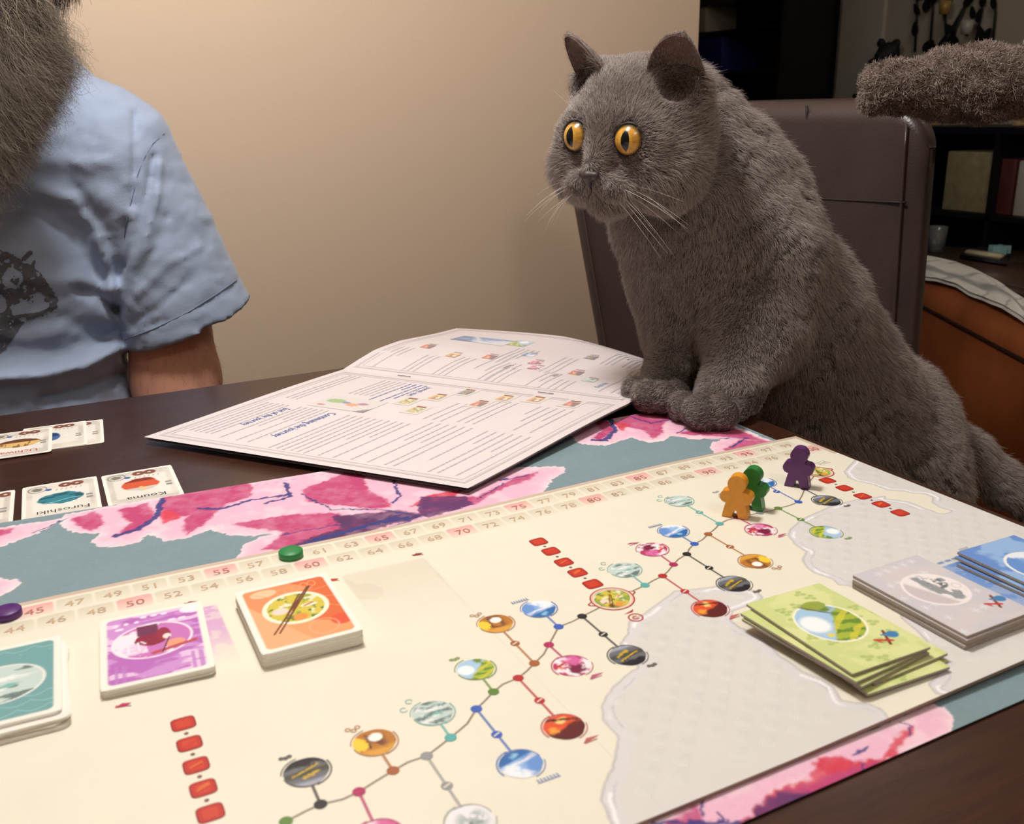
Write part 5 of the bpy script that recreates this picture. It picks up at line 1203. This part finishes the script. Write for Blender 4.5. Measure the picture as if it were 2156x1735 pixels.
kp = ((P_-HD)@FR < .05) | ((P_-HD)[:, 2] > .085); P_, N_ = P_[kp], N_[kp]
hair('head_hair', grow(P_, N_, np.tile(-UP-FR*.2, (len(P_), 1)), np.full(len(P_), .07), np.full(len(P_), .8), .12, rb, 6), np.linspace(.0002, .0001, 6), hairmat('dark_hair', [(34, 26, 26), (60, 48, 44), (92, 78, 68)]), per)
for s in (-1, 1):
    e = HD+RIGHT*s*.030+FR*.0735+UP*.010; v_, q_ = Body().ell(e, (.0118,)*3).surf(.002, pad=.004); g_ = unit((v_-e))@FR
    col = np.where((g_ > .93)[:, None], s2l((20, 18, 18)), np.where((g_ > .84)[:, None], s2l((90, 110, 130)), s2l((236, 230, 224)))); mesh('eye', v_, q_, mat('eye_surface', vcol=True), per, True, col)
P_ = np.array([onz(0, 0, 3)]*1)
# fine hairs on the forearm and upper arm
Pa, Na = sample(*body.surf(.012), 60000, rb); kp = (np.linalg.norm(Pa-arm[1], axis=1) < .16); Pa, Na = Pa[kp][:1500], Na[kp][:1500]
hair('arm_hair', grow(Pa, Na, np.tile(-UP, (len(Pa), 1)), np.full(len(Pa), .009), np.full(len(Pa), .7), .3, rb, 4), np.array([.00005, .00005, .00004, .00002]), hairmat('body_hair', [(70, 50, 40), (110, 84, 66)]), per)

# ================================================================== leather chair the cat stands on
def LD(l, d, z=0.): p = CAM+RIGHT*l+FWD*d; return V3(p[0], p[1], z)
cl, cr = LD(.112, 1.47), LD(.487, 1.12); wd = unit(cr-cl); wid = np.linalg.norm(cr-cl); cn = V3(wd[1], -wd[0], 0); cn = cn if cn@RIGHT < 0 else -cn; cm = (cl+cr)/2
ch = empty('leather_chair', (cm+cn*.22)*[1, 1, 0]); tag(ch, 'dark brown leather dining chair with high back and seams behind the cat', 'chair')
m_lea = mat('brown_leather', (64, 50, 49), .33, noise=.18, nscale=14, bump=.16, bscale=420, spec=.6)
ztop = atd(1700, 208, float((cm-CAM)@FWD)-.1)[2]; zbot = .40
def back_pt(a, h, o):            # a across, h height, o outwards
    bow = .030*(1-(2*a-1)**2); hn = (h-zbot)/(ztop-zbot); w = wid*.5+(a-1)*wid*(.82+.26*hn)+(1-hn)*.028; ln_ = .02*((h-zbot)/(ztop-zbot))**1.5
    return cm+wd*w+cn*(o-bow-ln_+.02)+UP*h
V, Fc = [], []; NR = 60; rows = [(zbot, 0.)]+[(zbot+(ztop-.03-zbot)*i/22, 0) for i in range(1, 23)]+[(ztop-.03+.03*math.sin(t), .022*(1-math.cos(t))) for t in np.linspace(.2, math.pi/2, 8)]
ringp = []
T = .055
for k in range(NR):
    t = 2*math.pi*k/NR; c_, s_ = math.cos(t), math.sin(t); ringp.append((math.copysign(abs(c_)**.28, c_)*.5, math.copysign(abs(s_)**.55, s_)*T/2))
for h, ins in rows:
    for x, o in ringp:
        x2 = x*(1-2*ins/wid); o2 = o*(1-ins/.024*.93); hh = h-(.028*max(0, (abs(x)-.42)/.08)**2.2 if h > ztop-.05 else 0)
        V.append(back_pt(x2+.5, hh, o2))
k = len(rows); Fc = [(i*NR+j, i*NR+(j+1) % NR, (i+1)*NR+(j+1) % NR, (i+1)*NR+j) for i in range(k-1) for j in range(NR)]+[tuple(range(NR))[::-1], tuple((k-1)*NR+j for j in range(NR))]
bk = mesh('backrest', V, Fc, m_lea, ch, True)
def onback(a, h): return back_pt(a, h, T/2-.0006)
m_th = mat('dark_thread', (26, 18, 18), .6)
aa = lambda px: float(np.clip(np.interp(px, [1190, 1330, 1500, 1710, 1900], [.0, .24, .46, .72, .955]), 0, 1))
for nm, pl in (('seam', [(aa(1708), h) for h in np.linspace(ztop-.008, ztop-.115, 12)]), ('seam', [(a_, ztop-.115-.012*math.cos((a_-.5)*3)+.02*(1-a_)) for a_ in np.linspace(.04, .965, 26)]),
               ('seam', [(.955, h) for h in np.linspace(ztop-.03, .45, 20)]), ('seam', [(.05, h) for h in np.linspace(ztop-.03, .45, 20)])):
    tube(nm, [onback(a_, h) for a_, h in pl], .0016, m_th if pl[0][0] not in (.955, .05) else m_lea, bk, 6)
def obox(name, c, hw, hd_, z0, z1, m, par, bev=.01, seg=3):
    bm = bmesh.new(); bmesh.ops.create_cube(bm, size=2)
    for v in bm.verts:
        x, y, z = v.co; p = c+wd*x*hw+cn*y*hd_; v.co = Vector((p[0], p[1], (z0+z1)/2+z*(z1-z0)/2))
    bmesh.ops.bevel(bm, geom=bm.edges[:], offset=bev, segments=seg, affect='EDGES'); return bmo(name, bm, m, par, True)
sc_ = cm*[1, 1, 0]+cn*.275
obox('seat', sc_, wid/2, .235, .375, .462, m_lea, ch, .025, 4)
for x in (-1, 1):
    for y in (-1, 1): obox('leg', sc_+wd*x*(wid/2-.035)+cn*y*.19, .018, .018, 0, .38, mat('dark_stained_wood'), ch, .004, 2)

# ================================================================== cat tree
ct = empty('cat_tree', LD(.78, .99)); tag(ct, 'brown plush cat tree platform jutting in from the right edge', 'cat tree')
m_pl = mat('plush_backing', (92, 76, 68), .95, noise=.2, nscale=90)
pf = Body(); pf.cap(atd(1862, 186, .965), atd(2080, 172, .955), .023, .028, .02); pf.cap(atd(2080, 172, .955), atd(2600, 160, .93), .028, .030, .02)
pf.cap(atd(1905, 184, 1.04), atd(2500, 160, 1.10), .020, .024, .05); pf.cap(atd(2000, 180, 1.0), atd(2600, 170, 1.02), .024, .026, .05)
pV, pQ = pf.surf(.005, lambda P: (vn3(P/.013, 5)-.5)*.010); plat = mesh('platform', pV, pQ, m_pl, ct, True)
P_, N_ = sample(pV, pQ, 130000, rg); lf = vn3(P_/.006, 7)
fdir = np.stack([vn3(P_/.008, 51), vn3(P_/.008, 52), vn3(P_/.008, 53)], -1)-.5+np.array([0, 0, -.12])
hair('plush', grow(P_, N_, fdir, .0048*(.45+1.1*lf), .45+.6*vn3(P_/.006, 9), .55, rg, 5), np.array([.00020, .00020, .00018, .00015, .0001]), hairmat('plush_fibre', [(100, 86, 82), (130, 114, 106), (156, 138, 128), (186, 172, 160)], .8), plat)
pc = LD(.80, 1.0); mz = .990
lathe('post', [(.05, .02), (.05, mz)], pc*[1, 1, 0], mat('sisal_rope', (176, 150, 112), .9, bump=.8, bscale=160), ct, 24)
box('base', (pc[0]-.22, pc[1]-.2, 0), (pc[0]+.22, pc[1]+.2, .03), m_pl, ct, bev=.008)

# ================================================================== sofa and blanket
m_sofa = mat('tan_leather', (150, 84, 48), .38, noise=.25, nscale=7, bump=.3, bscale=60)
so = empty('sofa', LD(.9, 1.9)); tag(so, 'tan brown leather sofa with a dark piped seam behind the chair', 'sofa')
zs = .60; f0, f1 = onz(1930, 582, zs), onz(2156, 686, zs); sdir = unit(f1-f0); snr = V3(-sdir[1], sdir[0], 0); snr = snr if snr@RIGHT > 0 else -snr
g0, g1 = f0-sdir*.25, f1+sdir*.30
m_rows = []; V = []; prof = [(.0, .04), (-.02, .08), (-.026, .2), (-.026, .40), (-.024, .50), (-.018, .546), (-.020, .556), (-.012, .580), (.0, .596), (.02, .606), (.05, .610), (.08, .606), (.105, .58), (.115, .5), (.12, .3), (.12, .04)]
n_ = 50
for i in range(n_):
    b = g0+(g1-g0)*i/(n_-1)
    for o, h in prof:
        p = b+snr*o; w = .003*math.sin(i*1.7+h*30)*math.sin(i*.9+2)*(h > .4); V.append((p[0], p[1], h+w))
k = len(prof); Fc = [(i*k+j, i*k+j+1, (i+1)*k+j+1, (i+1)*k+j) for i in range(n_-1) for j in range(k-1)]+[tuple(range(k)), tuple((n_-1)*k+j for j in range(k))[::-1]]
mesh('backrest', V, Fc, m_sofa, so, True)
tube('piping', [V3(*(g0+(g1-g0)*i/40)[:2], 0)+snr*(-.019)+UP*(.549) for i in range(41)], .0045, mat('dark_piping', (40, 22, 16), .5), so, 8)
bs = g0+snr*.34
q0 = [g0+snr*.122, g1+snr*.122, g1+snr*.70, g0+snr*.70]
def prism(name, pts, z0, z1, m, par, bev=.02):
    bm = bmesh.new(); lo = [bm.verts.new((p[0], p[1], z0)) for p in pts]; hi = [bm.verts.new((p[0], p[1], z1)) for p in pts]; n = len(pts)
    bm.faces.new(lo[::-1]); bm.faces.new(hi)
    for i in range(n): bm.faces.new((lo[i], lo[(i+1) % n], hi[(i+1) % n], hi[i]))
    bmesh.ops.recalc_face_normals(bm, faces=bm.faces[:])
    if bev: bmesh.ops.bevel(bm, geom=bm.edges[:], offset=bev, segments=3, affect='EDGES')
    return bmo(name, bm, m, par, bool(bev))
prism('seat_cushion', q0, .12, .40, m_sofa, so, .03)
# blanket thrown over it
low = [(1900, 570, .604), (1955, 592, .606), (2010, 608, .610), (2060, 630, .612), (2110, 656, .611), (2156, 684, .607), (2230, 722, .606)]
upp = [(1900, 544, .620), (1955, 552, .620), (2010, 563, .620), (2060, 584, .620), (2110, 610, .620), (2156, 644, .620), (2230, 690, .618)]
nu, nv = 60, 22; V = []; C = []
tl_ = np.linspace(0, 1, nu)
for i, t in enumerate(tl_):
    x = t*(len(low)-1); a = int(min(x, len(low)-2)); f = x-a
    L0 = onz(*low[a])*(1-f)+onz(*low[a+1])*f; U0 = onz(*upp[a])*(1-f)+onz(*upp[a+1])*f
    L0 = L0; 
    for j in range(nv):
        s = j/(nv-1); p = L0*(1-s)+U0*s; p = p+UP*(.016*math.sin(math.pi*s)+.012*vn(t*9+s*2, s*4, 3)+.004)
        V.append(p); C.append(t*9+s*1.2)
front = np.array(V)
bl = empty('blanket', front.mean(0)*[1, 1, 0]+V3(0, 0, .59)); tag(bl, 'white blanket with thin curved grey lines thrown over the tan sofa', 'blanket')
back = front-UP*.008
N_ = nu*nv; cc = []
for i in range(nu):
    for j in range(nv):
        t, s = i/(nu-1), j/(nv-1); w = min(abs(((t*5.2-s*1.5+.25*math.sin(t*9)) % 1)-.5), 1); q_ = 1-ss(.03, .075, w)*1.0; q2 = 1-ss(.04, .09, abs(s-.16-.15*t)); m_ = max(float(q_)*.8, float(q2)); cc.append(s2l((214, 212, 204))*(1-m_*.75)+s2l((120, 120, 126))*m_*.75)
mesh('cloth', np.concatenate([front, back]), np.concatenate([gridf(nu, nv), gridf(nu, nv, N_)[:, ::-1]]), mat('blanket_fleece', vcol=True, rough=.95, noise=.04, bump=.3, bscale=300), bl, True, np.array(cc+cc))

# ================================================================== living room behind
bX = 3.3
m_blk = mat('black_lacquer', (16, 14, 15), .5, noise=.1)
ct_z = .50
cf = [onz(1935, 515, ct_z), onz(2190, 529, ct_z), onz(2190, 615, ct_z), onz(1935, 560, ct_z)]
cof = empty('coffee_table', np.mean(cf, 0)*[1, 1, 0]); tag(cof, 'dark wooden coffee table with clutter behind the sofa', 'table')
prism('table_top', cf, ct_z-.035, ct_z, mat('walnut', (74, 52, 38), .4, noise=.3, nscale=12, stretch=(1, 8, 1)), cof, .004)
cc_ = np.mean(cf, 0)
for p in cf: q = cc_+(p-cc_)*.86; prism('leg', [q+V3(-.02, -.02, 0), q+V3(.02, -.02, 0), q+V3(.02, .02, 0), q+V3(-.02, .02, 0)], 0, ct_z-.035, m_blk, cof, .003)
tr = [onz(2018, 545, ct_z), onz(2060, 527, ct_z), onz(2128, 535, ct_z), onz(2120, 562, ct_z)]
to = prism('tray', tr, ct_z+.0005, ct_z+.014, m_blk, None, .004); tag(to, 'flat black tray on the coffee table', 'tray')
p = onz(2072, 540, ct_z+.015); o = prism('remote_control', [p+V3(-.02, -.07, 0), p+V3(.02, -.06, 0), p+V3(.02, .07, 0), p+V3(-.02, .06, 0)], ct_z+.0146, ct_z+.03, mat('cream_plastic', (200, 190, 160), .4), None, .004); tag(o, 'cream remote control lying on the black tray', 'remote control')
p = onz(2104, 530, ct_z+.02); bm = bmesh.new(); vs = [[bm.verts.new((p[0]+(.035 if i % 2 else .016)*math.cos(i*math.pi/5), p[1]+(.035 if i % 2 else .016)*math.sin(i*math.pi/5), z)) for i in range(10)] for z in (ct_z+.0146, ct_z+.04)]
bm.faces.new(vs[0][::-1]); bm.faces.new(vs[1]); [bm.faces.new((vs[0][i], vs[0][(i+1) % 10], vs[1][(i+1) % 10], vs[1][i])) for i in range(10)]
o = bmo('star_ornament', bm, mat('pale_blue_plastic', (150, 200, 205), .4)); tag(o, 'small pale blue star-shaped ornament on the black tray', 'ornament')
p = onz(1970, 529, ct_z+.0005); o = lathe('drinking_glass', [(0, .001), (.026, .001), (.031, .085), (.029, .085), (.0245, .006), (0, .006)], p, mat('clear_glass', (225, 228, 230), .05, trans=.85), None, 32); o.name = 'drinking_glass'; tag(o, 'drinking glass on the coffee table right beside the chair back', 'glass')
# low black bookcase along the right wall
def wallbox(name, x0, y0, x1, y1, X0, X1, m, par, bev=.0):
    a, b = onX(x0, y0, X0), onX(x1, y1, X0); return box(name, (X0, min(a[1], b[1]), min(a[2], b[2])), (X1, max(a[1], b[1]), max(a[2], b[2])), m, par, bev)
Xf = 2.88
a, b = onX(1905, 266, Xf), onX(2156, 266, Xf); y1, y0 = a[1], b[1]-.5; zt = a[2]
lb = empty('low_bookcase', (3.08, (y0+y1)/2, 0)); tag(lb, 'low black bookcase with storage bins behind the cat tree', 'bookcase')
box('top_panel', (Xf, y0, zt-.025), (bX-.002, y1, zt), m_blk, lb); box('back_panel', (bX-.02, y0, .0), (bX-.004, y1, zt-.025), m_blk, lb)
zsh = onX(2000, 445, Xf)[2]
box('shelf', (Xf, y0, zsh-.02), (bX-.02, y1, zsh), m_blk, lb); box('shelf', (Xf, y0, .06), (bX-.02, y1, .08), m_blk, lb)
for yy in (y1, onX(2099, 300, Xf)[1]+.01, y0+.02): box('side_panel', (Xf, yy-.02, 0), (bX-.02, yy, zt-.025), m_blk, lb)
def item(name, x0, x1, ytop, X0, dep, m, label, cat_, zb):
    A, B_ = onX(x0, ytop, X0), onX(x1, ytop, X0); o = box(name, (X0, min(A[1], B_[1]), zb+.001), (X0+dep, max(A[1], B_[1]), A[2]), m, None, .006); return tag(o, label, cat_)
item('storage_bin', 1996, 2093, 318, Xf+.02, .3, mat('cream_fabric', (158, 148, 112), .9, noise=.25, nscale=30), 'cream fabric storage bin in the low black bookcase', 'bin', zsh)
item('file_box', 2104, 2141, 334, Xf+.03, .25, mat('dark_red_board', (88, 38, 34), .7, noise=.1), 'dark red box beside the cream storage bin', 'box', zsh)
item('paper_stack', 2146, 2185, 338, Xf+.03, .2, mat('white_paper', (190, 186, 178), .8), 'white folder at the right edge of the bookcase', 'folder', zsh)
for i, (x0, x1) in enumerate(((1946, 1964), (2131, 2149))): item('wooden_block', x0, x1, 240, Xf+.05, .05, mat('pale_wood', (196, 168, 122), .6, noise=.15), ('left', 'right')[i]+' one of two pale wooden blocks standing on the low black bookcase', 'block', zt)
# tall black shelving beyond the wall corner
Xt = 2.95; a, b = onX(1440, 10, Xt), onX(1771, 10, bX); ya, yb = b[1], a[1]; zt2 = 2.2
tb = empty('tall_bookcase', (3.12, (ya+yb)/2, 0)); tag(tb, 'tall black bookcase in the dark room beyond the wall corner', 'bookcase')
box('back_panel', (bX-.02, ya, 0), (bX-.004, yb, zt2), m_blk, tb)
for yy in (ya, yb-.02): box('side_panel', (Xt, yy, 0), (bX-.02, yy+.02, zt2), m_blk, tb)
za = onX(1500, 6, Xt)[2]; zbm = onX(1500, 152, Xt)[2]; zc = onX(1480, 68, Xt)[2]
box('shelf', (Xt, ya+.02, za-.01), (bX-.02, yb-.02, za+.015), mat('walnut'), tb)
box('shelf', (Xt, ya+.02, zc-.018), (bX-.02, yb-.02, zc-.002), m_blk, tb)
box('shelf', (Xt, ya+.02, zbm-.02), (bX-.02, yb-.02, zbm), m_blk, tb)
item('white_book', 1455, 1487, 15, Xt+.01, .2, mat('off_white_board', (170, 164, 150), .7), 'off-white book standing on the tall black bookcase by the wall corner', 'book', zc)
item('blue_bin', 1450, 1521, 84, Xt+.01, .25, mat('blue_plastic', (26, 34, 110), .6), 'dark blue bin on a shelf of the tall black bookcase', 'bin', zbm)
struct(wallbox('trim_1', 1775, 0, 1802, 640, bX-.02, bX+.001, mat('grey_trim', (190, 184, 172), .6), None)).scale
# bear figurine on a small wall shelf
zb_ = onX(1870, 196, 3.12)[2]; q0, q1 = onX(1812, 200, 3.10), onX(1925, 200, 3.10)
ws = box('wall_shelf', (3.05, min(q0[1], q1[1]), zb_-.02), (3.299, max(q0[1], q1[1]), zb_), m_blk, None, .003); tag(ws, 'small black wall shelf under the bear figurine', 'shelf')
bb = Body(); X3 = 3.15
e3 = lambda px, py, r, k=.02, X=X3: bb.ell(onX(px, py, X), r, None, k)
e3(1862, 168, (.05, .075, .075)); e3(1870, 112, (.045, .05, .045)); e3(1855, 91, (.014, .020, .020), .01); e3(1887, 92, (.014, .020, .020), .01); e3(1840, 145, (.04, .035, .045)); e3(1856, 120, (.03, .03, .025), .02, X3-.035)
e3(1836, 185, (.05, .03, .025), .02, X3-.03); e3(1885, 185, (.05, .03, .025), .02, X3-.03)
v_, q_ = bb.surf(.006); v_[:, 2] = np.maximum(v_[:, 2], zb_+.001); be = mesh('bear_figurine', v_, q_, mat('black_resin', (20, 17, 17), .7, bump=.6, bscale=90), None, True); tag(be, 'small black bear figurine sitting on the wall shelf', 'figurine')
# vine candle holder on the wall
vm = mat('black_iron', (18, 15, 15), .6)
vh = empty('wall_candle_holder', (3.27, onX(2010, 50, 3.27)[1], onX(2010, 50, 3.27)[2])); tag(vh, 'black iron vine candle holder with leaves hanging on the far wall', 'candle holder')
for pl in ([(1932, -60), (1930, 40), (1926, 110)], [(1958, -60), (1964, 20), (1958, 100)], [(2092, -60), (2096, 30), (2088, 110)], [(2066, -60), (2068, 20), (2050, 108)], [(2050, -20), (2010, 50), (1965, 110)], [(2000, -60), (1990, 40), (1993, 100)], [(2030, 20), (2012, 60), (2006, 90)], [(1932, 0), (1960, -10), (1995, -20)]):
    tube('stem', [onX(x, y, 3.272) for x, y in pl], .0055, vm, vh, 6)
def leaf(px, py, ang, s=1.):
    c = onX(px, py, 3.262); V = []; n = 14
    for z_ in (0, .004):
        for i in range(n):
            t = 2*math.pi*i/n; x = .030*s*math.cos(t); y = .016*s*math.sin(t)*(1-.35*math.cos(t)); a_ = math.radians(ang); V.append((c[0]-z_-.006*math.cos(t), c[1]-(x*math.cos(a_)-y*math.sin(a_)), c[2]+(x*math.sin(a_)+y*math.cos(a_))))
    mesh('leaf', V, [tuple(range(n)), tuple(range(n, 2*n))[::-1]]+[(i, (i+1) % n, n+(i+1) % n, n+i) for i in range(n)], vm, vh)
for x, y, a_, s_ in ((1927, 60, 80, 1), (1930, 20, 110, .8), (1952, 8, 60, 1.1), (1968, -2, 20, 1), (1955, 96, 30, 1.2), (1964, 100, -30, 1), (2005, 78, 60, .9), (2010, 82, 120, .8), (2048, 26, 90, .8), (2040, 3, 20, 1), (2062, 33, 70, .9), (2065, 70, 110, 1.1), (2078, 74, 50, 1.1), (2070, 0, 80, .9), (2092, 5, 100, .8), (1998, 4, 50, .9), (2000, 60, 130, .8)): leaf(x, y, a_, s_)
for (x, y, col, lab) in ((1988, 30, (190, 150, 80), 'amber'), (2034, 72, (200, 198, 186), 'pale')):
    p = onX(x, y, 3.2); lathe('candle_cup', [(0, 0), (.02, 0), (.026, .05), (.023, .05), (.018, .006), (0, .006)], p, mat('glass_'+lab, col, .2, trans=.3), vh, 20); lathe('candle', [(0, .007), (.017, .007), (.017, .032), (0, .034)], p, mat('wax_'+lab, col, .6), vh, 16)
    tube('arm', [onX(x, y+2, 3.2), onX(x+3, y+3, 3.27)], .004, vm, vh, 6)
